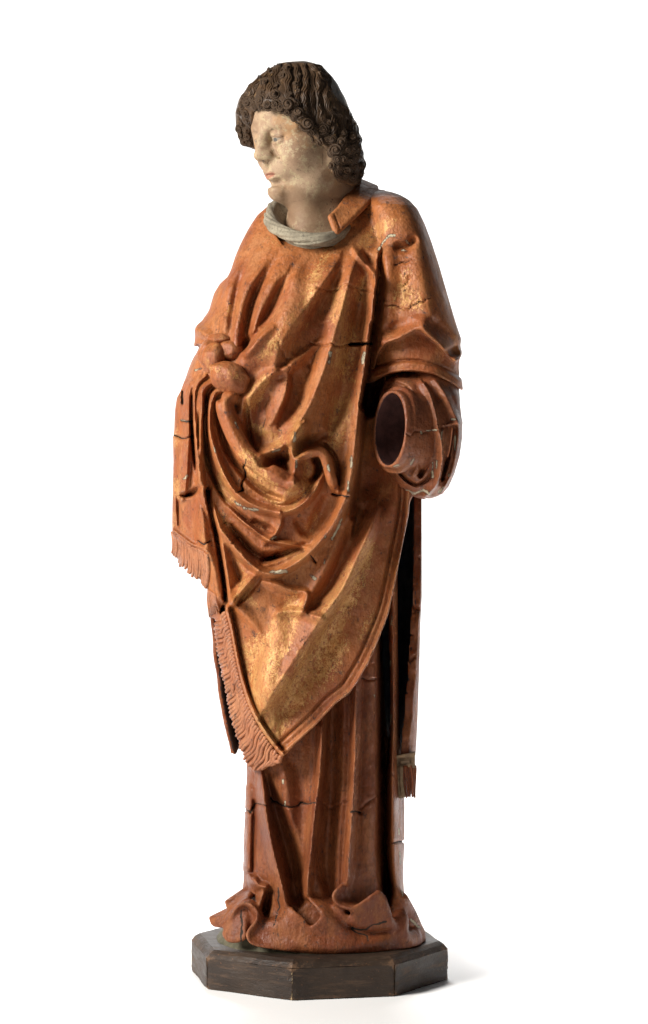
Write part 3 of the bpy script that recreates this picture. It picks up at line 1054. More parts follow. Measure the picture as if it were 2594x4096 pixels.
    R(C7((300, -60, .5), (340, 150), (360, 350), (430, 560), (470, 800)), 24, 44, 30, sharp=.4)
    R(C7((128, -60, .3), (132, 60), (138, 215, .7)), -10, 8, 12, sharp=.4)
    relief.region(C7((60, 255), (110, 275), (180, 330), (250, 380), (330, 410), (370, 440), (350, 760), (150, 800), (0, 500)), -12, 8)
    R(C7((80, 250), (110, 268), (180, 322), (250, 372), (330, 405), (380, 430, .5)), 10, 8, 9, sharp=.2)
    # left sleeve: hanging cuff
    R(C5((430, 200), (530, 270), (620, 330, .6)), 18, 30, 40, sharp=.4)
    R(C5((470, 440, .7), (400, 500), (340, 580), (300, 700), (280, 800)), -24, 20, 40, sharp=.3)
    # cracks
    crackline(C2((690, 600), (740, 610), (790, 605), (830, 615), (900, 610)), 2.5, 22)
    crackline(C2((890, 608), (940, 605), (1000, 605)), 9, 60, 2)
    crackline(C2((740, 615), (715, 650), (690, 720), (670, 760)), 3, 14)
    crackline(C11((90, 470), (80, 560), (75, 660), (40, 730), (60, 790), (0, 810)), 4.5, 30)
    crackline(C2((800, 1365), (830, 1378), (885, 1380)), 5, 30)
    crackline(C2((530, 590), (560, 670), (600, 780), (610, 870), (650, 930)), 2.2, 10)
    crackline(C2((360, 1130), (410, 1150), (445, 1040), (480, 870)), 2.2, 10)
    crackline(C2((720, 320), (790, 335), (860, 310), (930, 320), (1020, 350)), 3, 14)
    crackline(C11((350, 380), (400, 450), (480, 580)), 2.2, 10)
    crackline(C10((420, 1125), (500, 1120), (600, 1160), (740, 1175), (800, 1110), (900, 1080), (980, 1050)), 2.5, 10)
    crackline(C10((540, 640), (640, 605), (760, 570)), 2, 10)
    crackline(C10((720, 770), (715, 850), (650, 905)), 2, 8)
    crackline(C10((0, 910), (80, 920), (120, 960), (125, 1060)), 3, 12)
    crackline(C5((250, 1390), (300, 1395), (380, 1400)), 4, 20)
    crackline(C5((150, 1575), (250, 1610), (340, 1610), (390, 1585)), 4, 20)
    crackline(C5((262, 1010), (258, 1090), (262, 1180)), 4, 22, 2)
    crackline(C7((300, 340), (350, 355), (400, 340)), 4, 20)
    crackline(C7((490, 235), (520, 200), (540, 195)), 3, 14); crackline(C7((585, 380), (595, 320), (630, 310)), 3, 14)
    crackline(C11((740, 1450), (770, 1490), (800, 1530)), 4, 18)
    crackline(C3((1110, 1120), (1160, 1135), (1170, 970)), 2.5, 10)
    # chips
    for pts, wd in ((C11((1160, 440), (1160, 560)), 12), (C11((1060, 1090), (1010, 1200), (960, 1290)), 12), (C11((905, 1220), (890, 1270)), 12), (C11((340, 1630), (490, 1610)), 18),
                    (C11((890, 1480), (885, 1530)), 10), (C11((590, 210), (580, 290)), 13), (C11((360, 400), (430, 380)), 10), (C11((600, 490), (600, 560)), 12), (C11((0, 920), (70, 970), (200, 990)), 13),
                    (C11((350, 1290), (390, 1270)), 12), (C11((740, 1650), (790, 1690)), 14), (C11((920, 540), (940, 600)), 13), (C11((1130, 700), (1130, 800)), 11),
                    (C2((790, 650), (785, 700)), 16), (C2((965, 650), (955, 700)), 15), (C10((350, 460), (400, 380), (480, 280), (540, 280)), 12), (C10((690, 350), (720, 380)), 14), (C10((640, 460), (690, 470)), 10),
                    (C10((690, 545), (700, 550)), 9), (C5((330, 600), (380, 570)), 12), (C5((430, 740), (500, 720)), 12), (C5((270, 2140), (330, 2100)), 14), (C5((940, 1410), (980, 1490)), 9), (C5((670, 1730), (680, 1790)), 10), (C5((250, 1385), (370, 1400)), 7),
                    (C6((560, 1), (570, 2)), 2), (C7((610, 10), (640, 50)), 11), (C7((760, 80), (800, 85)), 10), (C7((920, 600), (1040, 605)), 14), (C3((1270, 790), (1275, 800)), 6)):
        chip.stroke(pts, .62, wd + 6, sharp=.3, mode='max')
    # gilding
    for x, y, r, a, ang in ((1360, 1250, 90, .9, 95), (1400, 1420, 110, .9, 100), (1350, 1650, 110, .8, 105), (1440, 1150, 60, .8, 95), (1230, 1180, 100, .5, 110), (1150, 1330, 90, .5, 115),
                            (1080, 1400, 60, .5, 125), (1050, 1560, 70, .8, 120), (1020, 1600, 60, .7, 110), (1180, 1750, 90, .6, 100), (1100, 1780, 60, .6, 120), (1050, 1720, 60, .7, 30), (1310, 1000, 80, .5, 120),
                            (1500, 930, 70, .9, 130), (1620, 1150, 70, .6, 90), (1640, 1206, 80, .6, 0), (1080, 960, 60, .4, 20), (920, 1220, 40, .5, 100), (1210, 1980, 60, .9, 140), (1000, 1850, 60, .8, 50), (1060, 1930, 70, 1.0, 40), (1120, 2010, 60, .8, 30),
                            (1180, 1960, 50, 1.0, 130), (1240, 1870, 40, .8, 90), (1180, 2210, 50, .8, 0), (1250, 2100, 60, .5, 110), (880, 2080, 60, .6, 60), (960, 2330, 60, .8, 60), (950, 2380, 40, .8, 130), (1000, 2400, 40, .8, 40),
                            (1090, 2800, 110, .75, 110), (1070, 2650, 110, .75, 100), (1130, 2550, 90, 1.0, 100), (1170, 2480, 90, .9, 110), (1060, 2880, 80, .8, 100), (1090, 2920, 60, .8, 80), (1000, 2650, 60, .7, 80),
                            (1280, 2570, 110, .8, 125), (1330, 2450, 100, .8, 120), (1400, 2350, 90, .8, 110), (1450, 2250, 80, .7, 105), (1220, 2700, 110, .8, 130), (1160, 2850, 100, .8, 140), (1330, 2650, 80, .7, 130), (1480, 2500, 60, .6, 115),
                            (715, 1750, 50, .7, 92), (705, 1950, 50, .8, 92), (700, 2080, 40, .6, 90), (790, 1700, 40, .5, 90), (830, 1850, 40, .6, 95), (880, 1900, 40, .5, 100), (910, 1980, 50, .8, 60), (820, 2150, 40, .4, 90)):
        rub(x, y, r, 5, a * .8, ang)
    gold.stroke(hem, .35, 30, 60, sharp=0)
    gold.M = np.clip(gold.M, 0, 1.0)
    relief.crisp(.5, 10)
    relief.blur(1)

    v = Vol((-.222, -.19, .27), (.200, .17, 1.10), .0017)
    F = v.loft([
        (752, 1180, 1440, .022, .03, -.0), (775, 1130, 1500, .034, .05, -.0), (805, 1088, 1550, .046, .07, -.0), (850, 1032, 1610, .060, .085, -.0),
        (900, 999, 1640, .074, .09, 0), (960, 970, 1650, .089, .09, 0), (1040, 934, 1650, .105, .09, 0), (1090, 908, 1645, .113, .09, 0), (1130, 878, 1640, .119, .09, 0),
        (1175, 856, 1640, .125, .09, 0), (1220, 842, 1640, .127, .09, 0), (1260, 828, 1640, .128, .09, 0), (1310, 796, 1640, .13, .09, 0), (1350, 782, 1640, .132, .09, 0),
        (1400, 772, 1640, .134, .09, 0), (1450, 748, 1640, .135, .09, 0), (1510, 717, 1640, .136, .09, 0), (1580, 700, 1645, .137, .09, 0), (1640, 692, 1650, .137, .09, 0),
        (1720, 685, 1655, .137, .09, 0), (1840, 680, 1670, .137, .09, 0), (1960, 676, 1690, .136, .09, 0), (2090, 674, 1690, .134, .085, 0), (2220, 676, 1690, .132, .08, 0),
        (2350, 745, 1690, .13, .08, 0), (2500, 800, 1690, .128, .08, 0), (2800, 840, 1690, .126, .08, 0), (3200, 880, 1690, .122, .08, 0)], n=2.7)
    shell = -(F + .034)
    F = v.relief(F, relief)
    # hollow underneath below the belly
    Z = v.ax[2][None, None, :]
    low = np.clip((Z - P(0, 2020)[2]) / .03, -1, 1) * .05
    F = np.maximum(F, np.minimum(shell, shell - low - .05 * (low > 0)))
    F = v.mask(F, poly_map(APRON), .003)
    # round the collar opening
    v.F = F
    # cap sleeve on the right: three layers, each ending in its own edge
    sl_rows = [(764, 1510, 1530, .006, .02), (770, 1495, 1552, .020, .035), (778, 1482, 1576, .034, .05), (792, 1466, 1608, .052, .06), (815, 1450, 1643, .07, .07), (850, 1450, 1672, .088, .08), (910, 1460, 1700, .1, .085), (985, 1470, 1727, .108, .09), (1065, 1478, 1752, .113, .09), (1125, 1480, 1770, .117, .09),
               (1210, 1482, 1795, .122, .09), (1300, 1476, 1822, .126, .09), (1360, 1470, 1842, .128, .09), (1420, 1466, 1846, .13, .09), (1480, 1466, 1842, .13, .09), (1700, 1466, 1842, .13, .09)]
    A = v.loft(sl_rows, n=2.5)
    rs = Map()
    rs.stroke(C10((420, 545), (440, 700), (450, 900), (430, 1100), (410, 1300), (390, 1500)), 20, 24, 60, sharp=.4)
    rs.stroke(C10((600, 420), (700, 420), (760, 350)), -20, 30, 30)
    rs.stroke(C10((860, 350, .3), (880, 700), (930, 1000), (1000, 1300)), 12, 80, 90, sharp=.3)
    rs.stroke(C6((330, 440, .5), (420, 330), (560, 280), (720, 190), (800, 170), (900, 250), (1000, 330), (1100, 440), (1200, 540)), 26, 60, 60, sharp=.3)
    rs.stroke(C6((420, 260), (500, 200), (640, 150), (740, 130, .5)), -16, 40, 40, sharp=.2)
    rs.stroke(C6((960, 150), (1080, 300), (1180, 420)), -14, 50, 50, sharp=.2)
    for cl in (C10((420, 1125), (500, 1120), (600, 1160), (740, 1175), (800, 1110), (900, 1080), (980, 1050)), C10((540, 640), (640, 605), (760, 570)), C10((720, 770), (715, 850), (650, 905))):
        crackline(cl, 2.2, 9, m=rs)
    A = v.relief(A, rs)
    edge1 = [(1380, 640), (1960, 640), (1960, 1440)] + C6((1290, 430), (1250, 520), (1200, 568), (1150, 530), (1090, 470), (1000, 365), (900, 285), (800, 205), (740, 200), (650, 250), (560, 300), (430, 345), (370, 400), (330, 470), (290, 620), (250, 700)) + [(1380, 1500)]
    A = v.mask(A, poly_map(edge1), .004)
    B = v.loft([(r[0], r[1] + 8, r[2] - (8 if r[0] < 1490 else 0), r[3] - .014, r[4]) for r in sl_rows[:-1]] + [(1500, 1462, 1836, .118, .08), (1560, 1456, 1850, .12, .08), (1700, 1450, 1850, .12, .08)], n=2.5)
    rb = Map()
    cuff = C6((270, 650), (350, 600), (450, 572), (650, 542), (850, 562), (1100, 645), (1240, 730))
    rb.stroke(cuff, -9, 8, 10, sharp=.3)
    rb.stroke([(p[0], p[1] + 14) for p in cuff], 12, 30, 18, sharp=.0)
    rb.stroke(C6((300, 730), (450, 680), (600, 655), (750, 655), (950, 690), (1100, 760), (1250, 860)), 10, 14, 14, sharp=.1)
    B = v.relief(B, rb)
    edge2 = [(1380, 640), (1960, 640), (1960, 1600)] + C6((1290, 890), (1250, 872), (1180, 815), (1100, 772), (950, 702), (750, 668), (600, 668), (450, 694), (360, 735), (260, 790)) + [(1380, 1560)]
    B = v.mask(B, poly_map(edge2), .003)
    AB = smin(A, B, .001)
    kk = .001 + .013 * np.clip((Z - P(0, 985)[2]) / .03, 0, 1)
    hh = np.clip(.5 + .5 * (AB - v.F) / kk, 0, 1)
    v.F = (AB * (1 - hh) + v.F * hh - kk * hh * (1 - hh)).astype(np.float32)
    # opening for the neck
    X, Y, _z = v.grid()
    ee = np.sqrt(((X + .0185) / .051) ** 2 + ((Y + .046) / .065) ** 2)
    hole = np.maximum((ee - 1) * .05, (1.000 + .5 * (Y + .046) - .014) - Z)
    v.F = smax(v.F, -hole.astype(np.float32), .003)
    # pocket at the sleeve's right corner
    v.roll(C6((1130, 470), (1190, 440), (1230, 420)), 22, 16, .004, sub=True)
    # rolled folds with some undercut
    v.roll(C12((345, 430, .8), (316, 465), (340, 560), (392, 670), (455, 746), (530, 800), (600, 840), (648, 868, .7)), 34, 10, .012)
    v.roll(C12((720, 728, .7), (790, 704), (822, 727), (842, 790), (862, 860), (880, 900, .7)), 20, 8, .006)
    v.roll(C12((780, 755, .8), (796, 790), (786, 830, .7)), 18, 18, .006, sub=True)
    v.roll(C12((520, 766, .8), (570, 764, .8)), 18, 10, .008, sub=True)
    v.roll(C5((730, 1020), (735, 1060), (735, 1120, .7)), 12, 18, .004, sub=True)
    return v


v_outer = build_outer()
o_outer = carve(v_outer, 'outer_garment', M_OUT, statue, {'gold': gold, 'chip': chip, 'crack': crack})
o_outer['label'] = 'orange red outer garment with worn gilding, gathered in deep swags'

# ------------------------------------------------------------------ long under robe and its trailing hem
gold2, chip2, crack2 = Map(), Map(), Map()


def sheet(v, A, B, r, k=.002, n=60):
    """a thick sheet of cloth between two 3D lines A and B"""
    ra = spline(np.array(A, float), .004); rb = spline(np.array(B, float), .004)
    f = lambda L, t: np.stack([np.interp(t, np.linspace(0, 1, len(L)), L[:, i]) for i in range(3)], 1)
    t = np.linspace(0, 1, n)
    a, b = f(ra, t), f(rb, t)
    r = np.broadcast_to(np.array(r, float), (2,))
    F0 = np.full(v.n, .5, np.float32)
    for i in range(n - 1):
        v.caps([(a[i] + a[i + 1]) / 2, (b[i] + b[i + 1]) / 2], [r[0], r[1]], .0, F=F0)
        v.caps([a[i], b[i]], [r[0], r[1]], .0, F=F0)
    v.F = smin(v.F, F0, k)


def build_alb():
    m = Map()
    R = m.stroke
    R(C4((440, 90, .2), (452, 200), (460, 280), (474, 380), (502, 520), (532, 640), (560, 750), (578, 830, .7)), 66, 46, 22, sharp=.5)
    R(C4((470, 150, .2), (515, 300, .7), (555, 450), (592, 600), (615, 740)), -78, 44, 60, sharp=.1)
    R(C4((640, -500, .6), (640, 200), (640, 400), (640, 600)), -30, 80, 50, sharp=.0)
    R(C4((540, 60, .4), (560, 140), (580, 240), (600, 400, .4)), 26, 50, 60, sharp=.2)
    R(C4((770, -500), (750, -80), (738, 120), (718, 260), (702, 400), (690, 520), (677, 640), (672, 735)), 66, 30, 30, sharp=.6)
    R(C4((810, -500), (800, -80), (795, 200), (780, 400), (772, 600), (790, 720, .6)), -62, 54, 50, sharp=.1)
    R(C4((925, -700), (918, -80), (911, 120), (905, 250), (895, 400), (886, 520), (880, 640), (872, 680, .7)), 66, 26, 30, sharp=.6)
    R(C4((1000, -700), (990, -60), (990, 200), (985, 400), (980, 600, .7)), 18, 50, 50, sharp=.1)
    R(C4((1060, -900), (1066, -200), (1066, 100), (1066, 300), (1064, 500), (1075, 700), (1080, 780, .5)), -80, 40, 30, sharp=.2)
    R(C4((1110, -900), (1110, -100), (1110, 200), (1112, 400), (1118, 600), (1135, 740)), 32, 22, 36, sharp=.4)
    R(C4((405, 260), (402, 400), (398, 560), (396, 650)), -9, 10, 16, sharp=.4)
    R(C4((385, 200), (375, 400), (372, 600)), 12, 30, 20, sharp=.3)
    R(C3((880, 1400), (880, 1500), (876, 1640)), 22, 26, 24, sharp=.5)
    R(C3((1240, 1000), (1250, 1200), (1250, 1400), (1240, 1600)), -40, 30, 26, sharp=.2)
    # breaks of cloth above the base
    R(C4((400, 655), (430, 690), (465, 700), (440, 760), (415, 830)), 40, 34, 24, sharp=.5)
    R(C4((470, 720), (460, 800), (440, 860)), -40, 20, 34, sharp=.3)
    crackline(C4((485, 240), (530, 280), (580, 292), (650, 275), (715, 268)), 4.5, 22, m=m, cm=crack2)
    crackline(C4((720, 245), (790, 295), (860, 270), (895, 255)), 3, 14, m=m, cm=crack2)
    crackline(C4((355, 305), (390, 318), (410, 270), (470, 285)), 4, 18, m=m, cm=crack2)
    crackline(C4((895, 315), (945, 320)), 7, 22, m=m, cm=crack2)
    crackline(C4((940, 300), (990, 260), (1050, 210), (1075, 140), (1120, 130)), 3, 12, m=m, cm=crack2)
    crackline(C4((1105, 475), (1135, 468), (1170, 465)), 5, 20, m=m, cm=crack2)
    crackline(C4((525, 690), (525, 800), (500, 895)), 2, 8, m=m, cm=crack2)
    crackline(C3((1100, 1125), (1180, 1130), (1260, 1120)), 3, 14, m=m, cm=crack2)
    for pts, wd in ((C4((550, 150), (550, 170)), 8), (C4((560, 260), (560, 285)), 7), (C4((1140, 400), (1140, 430)), 5), (C4((1143, 520), (1147, 580)), 4), (C4((1155, 710), (1158, 745)), 5), (C4((1200, 860), (1240, 900)), 12),
                    (C3((1275, 780), (1270, 830)), 7), (C3((1265, 1030), (1262, 1060)), 6), (C3((1175, 1220), (1180, 1235)), 5), (C3((1270, 1330), (1262, 1390)), 6)):
        chip2.stroke(pts, .62, wd + 6, sharp=.3, mode='max')
    for x, y, r, a, ang in ((990, 3300, 50, .5, 90), (1150, 3300, 70, .35, 90), (1130, 3080, 50, .4, 80), (985, 3480, 50, .4, 90), (1080, 3400, 40, .3, 80), (1220, 3780, 80, .3, 10), (1150, 3700, 60, .3, 40)):
        t = math.radians(ang)
        c, s_ = r * math.cos(t), r * math.sin(t)
        gold2.stroke([(x - c, y - s_), (x + c, y + s_)], a, r * .6, sharp=0)
    m.crisp(.5, 14)
    m.blur(1)
    v = Vol((-.185, -.175, .03), (.165, .14, .66), .0018)
    F = v.loft([(2000, 940, 1570, .09, .08), (2600, 960, 1580, .098, .085), (2950, 985, 1595, .102, .09), (3080, 988, 1618, .102, .09), (3230, 985, 1620, .105, .09), (3400, 979, 1618, .106, .09), (3520, 975, 1612, .106, .09), (3580, 968, 1612, .107, .09),
                (3630, 960, 1625, .11, .09), (3680, 948, 1660, .114, .095), (3715, 935, 1690, .12, .1), (3765, 915, 1714, .124, .1), (3800, 915, 1714, .124, .1)], n=2.4)
    F = v.relief(F, m)
    v.F = F
    # the trailing hem: rolls of cloth lying on the base (photo position, depth, radius px)
    def hem(pts, k=.005):
        p = np.array(pts, float)
        sp = spline(p, 14)
        v.caps([P(q[0], q[1], q[2]) for q in sp], sp[:, 3] / PPM, k)

    # broad apron of cloth at the front of the base
    c4 = lambda x, y, d, r: (700 + .787 * x, 3000 + .787 * y, d, r)
    hem([c4(420, 960, -.112, 22), c4(520, 985, -.122, 22), c4(680, 998, -.126, 22), c4(850, 1000, -.124, 22), c4(1000, 980, -.112, 20), c4(1080, 950, -.098, 18)], .012)
    hem([c4(470, 900, -.108, 34), c4(560, 900, -.116, 34), c4(700, 950, -.118, 34), c4(860, 965, -.112, 30)], .014)
    def ruffle(edge, top, r=(8, 10)):
        sheet(v, [P(q[0], q[1], q[2]) for q in [c4(*e, 0) for e in edge]], [P(q[0], q[1], q[2]) for q in [c4(*e, 0) for e in top]], (r[0] / PPM, r[1] / PPM), .004, 70)
    # cone-shaped break under the large left fold
    ruffle([(578, 815, -.112), (605, 800, -.122), (640, 828, -.127), (668, 890, -.127), (704, 955, -.127)], [(490, 890, -.106), (500, 925, -.112), (530, 955, -.119), (580, 975, -.122), (640, 985, -.125)], (9, 16))
    # break under the middle fold
    ruffle([(672, 730, -.108), (698, 772, -.121), (745, 814, -.128), (755, 846, -.130), (728, 878, -.130), (692, 905, -.127)], [(775, 730, -.09), (800, 770, -.096), (840, 815, -.102), (860, 870, -.11), (840, 930, -.118), (800, 960, -.121)], (8, 16))
    hem([c4(750, 812, -.124, 9), c4(800, 870, -.124, 11), c4(870, 935, -.120, 12), c4(960, 965, -.110, 12)], .010)
    # loop and flap under the right fold
    ruffle([(876, 664, -.108), (835, 702, -.119), (806, 738, -.123), (812, 770, -.125), (850, 795, -.126), (905, 806, -.125)], [(900, 690, -.092), (890, 720, -.095), (880, 745, -.097), (885, 770, -.1), (905, 790, -.102), (930, 800, -.104)], (8, 14))
    ruffle([(900, 806, -.125), (965, 768, -.123), (1035, 728, -.116), (1062, 765, -.112)], [(930, 885, -.112), (1000, 900, -.108), (1060, 892, -.104), (1090, 885, -.1)], (9, 16))
    hem([c4(1035, 728, -.112, 11), c4(1062, 765, -.110, 12), c4(1082, 830, -.106, 12), c4(1100, 880, -.1, 12), c4(1100, 960, -.094, 12)], .006)
    hem([c4(820, 790, -.116, 10), c4(860, 845, -.117, 11), c4(940, 888, -.115, 11), c4(1030, 888, -.107, 11), c4(1090, 880, -.1, 10)], .009)
    # right: cloth spreading over the base
    hem([c4(1150, 760, -.07, 30), c4(1190, 850, -.05, 36), c4(1235, 925, -.035, 26)], .014)
    hem([c4(1150, 860, -.085, 30), c4(1160, 940, -.088, 26), c4(1220, 950, -.06, 20)], .014)
    # left: curled ruffle
    ruffle([(178, 852, -.066), (192, 886, -.078), (225, 897, -.088), (262, 886, -.096), (290, 842, -.104), (315, 798, -.112), (352, 776, -.118), (395, 790, -.122), (425, 826, -.124), (418, 866, -.124), (385, 902, -.124), (363, 938, -.124), (380, 975, -.126), (425, 994, -.127), (500, 1004, -.128), (600, 1014, -.129)],
           [(275, 815, -.06), (282, 828, -.07), (290, 835, -.078), (300, 822, -.08), (318, 800, -.085), (335, 785, -.09), (362, 770, -.092), (392, 775, -.092), (420, 800, -.094), (432, 850, -.096), (430, 890, -.1), (430, 915, -.1), (450, 940, -.102), (490, 945, -.104), (540, 945, -.104), (620, 955, -.106)], (7, 13))
    ruffle([(262, 770, -.066), (275, 805, -.074), (320, 800, -.086), (362, 770, -.092)], [(350, 718, -.04), (352, 735, -.045), (365, 735, -.055), (385, 735, -.075)], (8, 12))
    ruffle([(255, 935, -.098), (275, 962, -.106), (320, 965, -.112), (352, 952, -.116)], [(290, 845, -.092), (305, 830, -.096), (335, 815, -.1), (360, 830, -.104)], (12, 18))
    hem([c4(400, 850, -.100, 24), c4(440, 900, -.105, 26), c4(440, 950, -.110, 20)], .010)
    hem([c4(300, 900, -.085, 20), c4(360, 900, -.09, 20)], .010)
    # hollows
    def gouge(pts, k=.006):
        p = np.array(pts, float); sp = spline(p, 14)
        v.caps([P(q[0], q[1], q[2]) for q in sp], sp[:, 3] / PPM, k, True)
    gouge([c4(590, 760, -.125, 26), c4(640, 790, -.125, 26), c4(690, 840, -.128, 18)])
    gouge([c4(720, 760, -.128, 18), c4(790, 800, -.132, 22), c4(850, 870, -.134, 20), c4(930, 925, -.13, 12)])
    gouge([c4(860, 750, -.128, 15), c4(905, 762, -.128, 15), c4(955, 738, -.128, 12)], .008)
    gouge([c4(710, 850, -.140, 12), c4(700, 875, -.140, 12)])
    gouge([c4(455, 850, -.128, 18), c4(520, 900, -.142, 22)])
    gouge([c4(345, 850, -.128, 12), c4(350, 880, -.130, 10)])
    crackline(C9((340, 235), (338, 330), (338, 440)), 4, 20, 1.5, m=Map(), cm=crack2)
    for pts, r in ((C9((900, 330), (950, 345), (1010, 320), (1080, 300)), 4.5), (C9((900, 340), (930, 360), (975, 365), (982, 400)), 3.5), (C9((340, 240), (339, 330), (338, 430)), 4), (C4((525, 700), (524, 800), (505, 890)), 2.5)):
        j = [(q[0], q[1]) for q in jag(pts, 3)]
        v.roll(j, r, r * 1.2, .001, True, step=10)
        crack2.stroke(j, 1.2, r + 2, sharp=0, straight=True, mode='max')
    v.soften(.135, 1)
    # stop at the base
    Z = v.ax[2][None, None, :]
    v.F = np.maximum(v.F, (BASE_Z + .0008 - Z))
    return v


v_alb = build_alb()
o_alb = carve(v_alb, 'under_robe', M_IN, statue, {'gold': gold2, 'chip': chip2, 'crack': crack2})
o_alb['label'] = 'dark red long robe with straight folds, its hem breaking over the base'


def build_mound():
    v = Vol((-.17, -.16, .04), (.15, .12, .085), .002)
    F = v.loft([(3640, 1000, 1600, .08, .07), (3700, 900, 1670, .116, .09), (3735, 876, 1690, .124, .1), (3752, 864, 1700, .129, .1), (3775, 864, 1700, .129, .1)], n=2.3)
    v.F = np.maximum(F, BASE_Z - .003 - v.ax[2][None, None, :])
    V, Q = v.mesh()
    link('ground_mound', make_mesh('ground_mound', V, Q), M_GREEN, statue)['label'] = 'thin rim of greenish painted ground under the hem'


build_mound()

# ------------------------------------------------------------------ back of the garment, seen through the side slits
def build_back():
    v = Vol((-.165, -.09, .265), (.145, .14, .66), .0019)
    rows = [(1930, 800, 1686, .12, .11), (2000, 805, 1687, .12, .11), (2380, 824, 1688, .12, .11), (2500, 836, 1682, .12, .11), (2620, 845, 1679, .12, .11), (2722, 859, 1676, .12, .11), (2858, 878, 1671, .12, .11), (2926, 896, 1668, .12, .11), (3005, 912, 1664, .12, .11), (3060, 922, 1662, .12, .11)]
    F = v.loft(rows, n=2.3)
    X, Y, Z = v.grid()
    F = np.maximum(F, -(F + np.where(X > 0, .0095, .0055).astype(np.float32)))
    z1, z0 = P(0, 2000)[2], P(0, 3000)[2]
    t = np.clip((z1 - Z) / (z1 - z0), 0, 1)
    ye = np.where(X > 0, -.012 - .05 * t, .022 + .0 * t)
    ye = ye + .0022 * np.sin(Z * 130) * np.where(X > 0, .6, 1)
    F = smax(F, (ye - Y).astype(np.float32), .002)
    # ragged lower end
    zb = P(0, 3018)[2] + .004 * np.sin(X * 160) + .0025 * np.sin(X * 410 + Y * 90)
    F = np.maximum(F, (zb - Z).astype(np.float32))
    v.F = F.astype(np.float32)
    # notches in the right edge
    for q, r in ((C8((450, 905), (475, 925)), 9), (C8((415, 1280), (450, 1245)), 7), (C8((478, 565), (500, 580)), 6)):
        v.roll(q, r, r * 1.6, .001, True)
    for q in (C8((455, 700), (440, 950)), C8((425, 1100), (395, 1500))):
        v.roll(jag(q, 3), 4, 5, .001, True)
    V, Q = v.mesh()
    me = make_mesh('back_panel', V, Q, wear(V, {'gold': Map(), 'chip': chip2, 'crack': crack2}))
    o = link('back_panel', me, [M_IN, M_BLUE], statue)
    me.update()
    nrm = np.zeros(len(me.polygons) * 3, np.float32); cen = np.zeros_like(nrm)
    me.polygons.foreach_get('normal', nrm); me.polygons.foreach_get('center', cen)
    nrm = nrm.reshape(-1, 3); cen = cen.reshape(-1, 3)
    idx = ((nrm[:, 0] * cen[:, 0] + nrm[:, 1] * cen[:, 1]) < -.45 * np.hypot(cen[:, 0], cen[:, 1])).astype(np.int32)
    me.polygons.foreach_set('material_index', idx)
    o['label'] = 'hollow back of the garment with dark blue lining inside the side slits'
    return v


v_back = build_back()


def build_tassel():
    """broken clasp and tassel hanging from the right slit"""
    y = -.064
    v = Vol((.085, -.085, .275), (.135, -.03, .315), .0008)
    q = [P(*p, y) for p in C8((312, 1925), (452, 1905), (456, 2005), (318, 2012))]
    cx = np.mean(q, 0)
    X, Y, Z = v.grid()
    hx, hz = .0125, .0085
    F = np.maximum(np.maximum(np.abs(X - cx[0]) - hx, np.abs(Y - y - .006) - .008), np.abs(Z - cx[2]) - hz - .15 * (X - cx[0]))
    v.F = F.astype(np.float32) + np.zeros(v.n, np.float32)
    a, b = P(*C8((345, 1968))[0], y - .004), P(*C8((425, 1962))[0], y - .004)
    v.caps([a, b], .0055, .001, True)
    V, Q = v.mesh()
    o = link('clasp', make_mesh('clasp', V, Q), M_WOOD, statue)
    o['label'] = 'broken clasp block at the lower end of the slit'
    p0 = P(*C8((350, 1970))[0], y + .002); p1 = P(*C8((410, 1966))[0], y + .002)
    vv, qq = tube([p0, p1], .0045, 6)
    link('peg', join_tubes('peg', [(vv, qq)]), M_WOOD, o, smooth=False)
    tas = bpy.data.objects.new('tassel', None)
    col.objects.link(tas); tas.parent = statue
    n = 11
    for i in range(n):
        t = i / (n - 1)
        top = (318 + 130 * t, 1998); bot = (345 + 108 * t + RNG.normal(0, 2), 2222 - 6 * t + RNG.normal(0, 5))
        pts = []
        for s_ in np.linspace(0, 1, 9):
            x = top[0] * (1 - s_) + bot[0] * s_ + 4 * math.sin(s_ * 5 + i * .7)
            yy = top[1] * (1 - s_) + bot[1] * s_
            pts.append(P(1400 + .5814 * x, 1900 + .5814 * yy, y - .001 + .004 * math.sin(i * 2.1) * .4 + .004 * abs(t - .4)))
        vv, qq = tube(pts, np.array([5.5, 5.5, 5, 5, 5, 5, 5, 4.5, 4]) / PPM, 6, flat=1.6, nrm=(0, -1, 0))
        link('tassel_strand', join_tubes('tassel_strand', [(vv, qq)]), M_WOOD if i < 4 else M_IN, tas)


build_tassel()


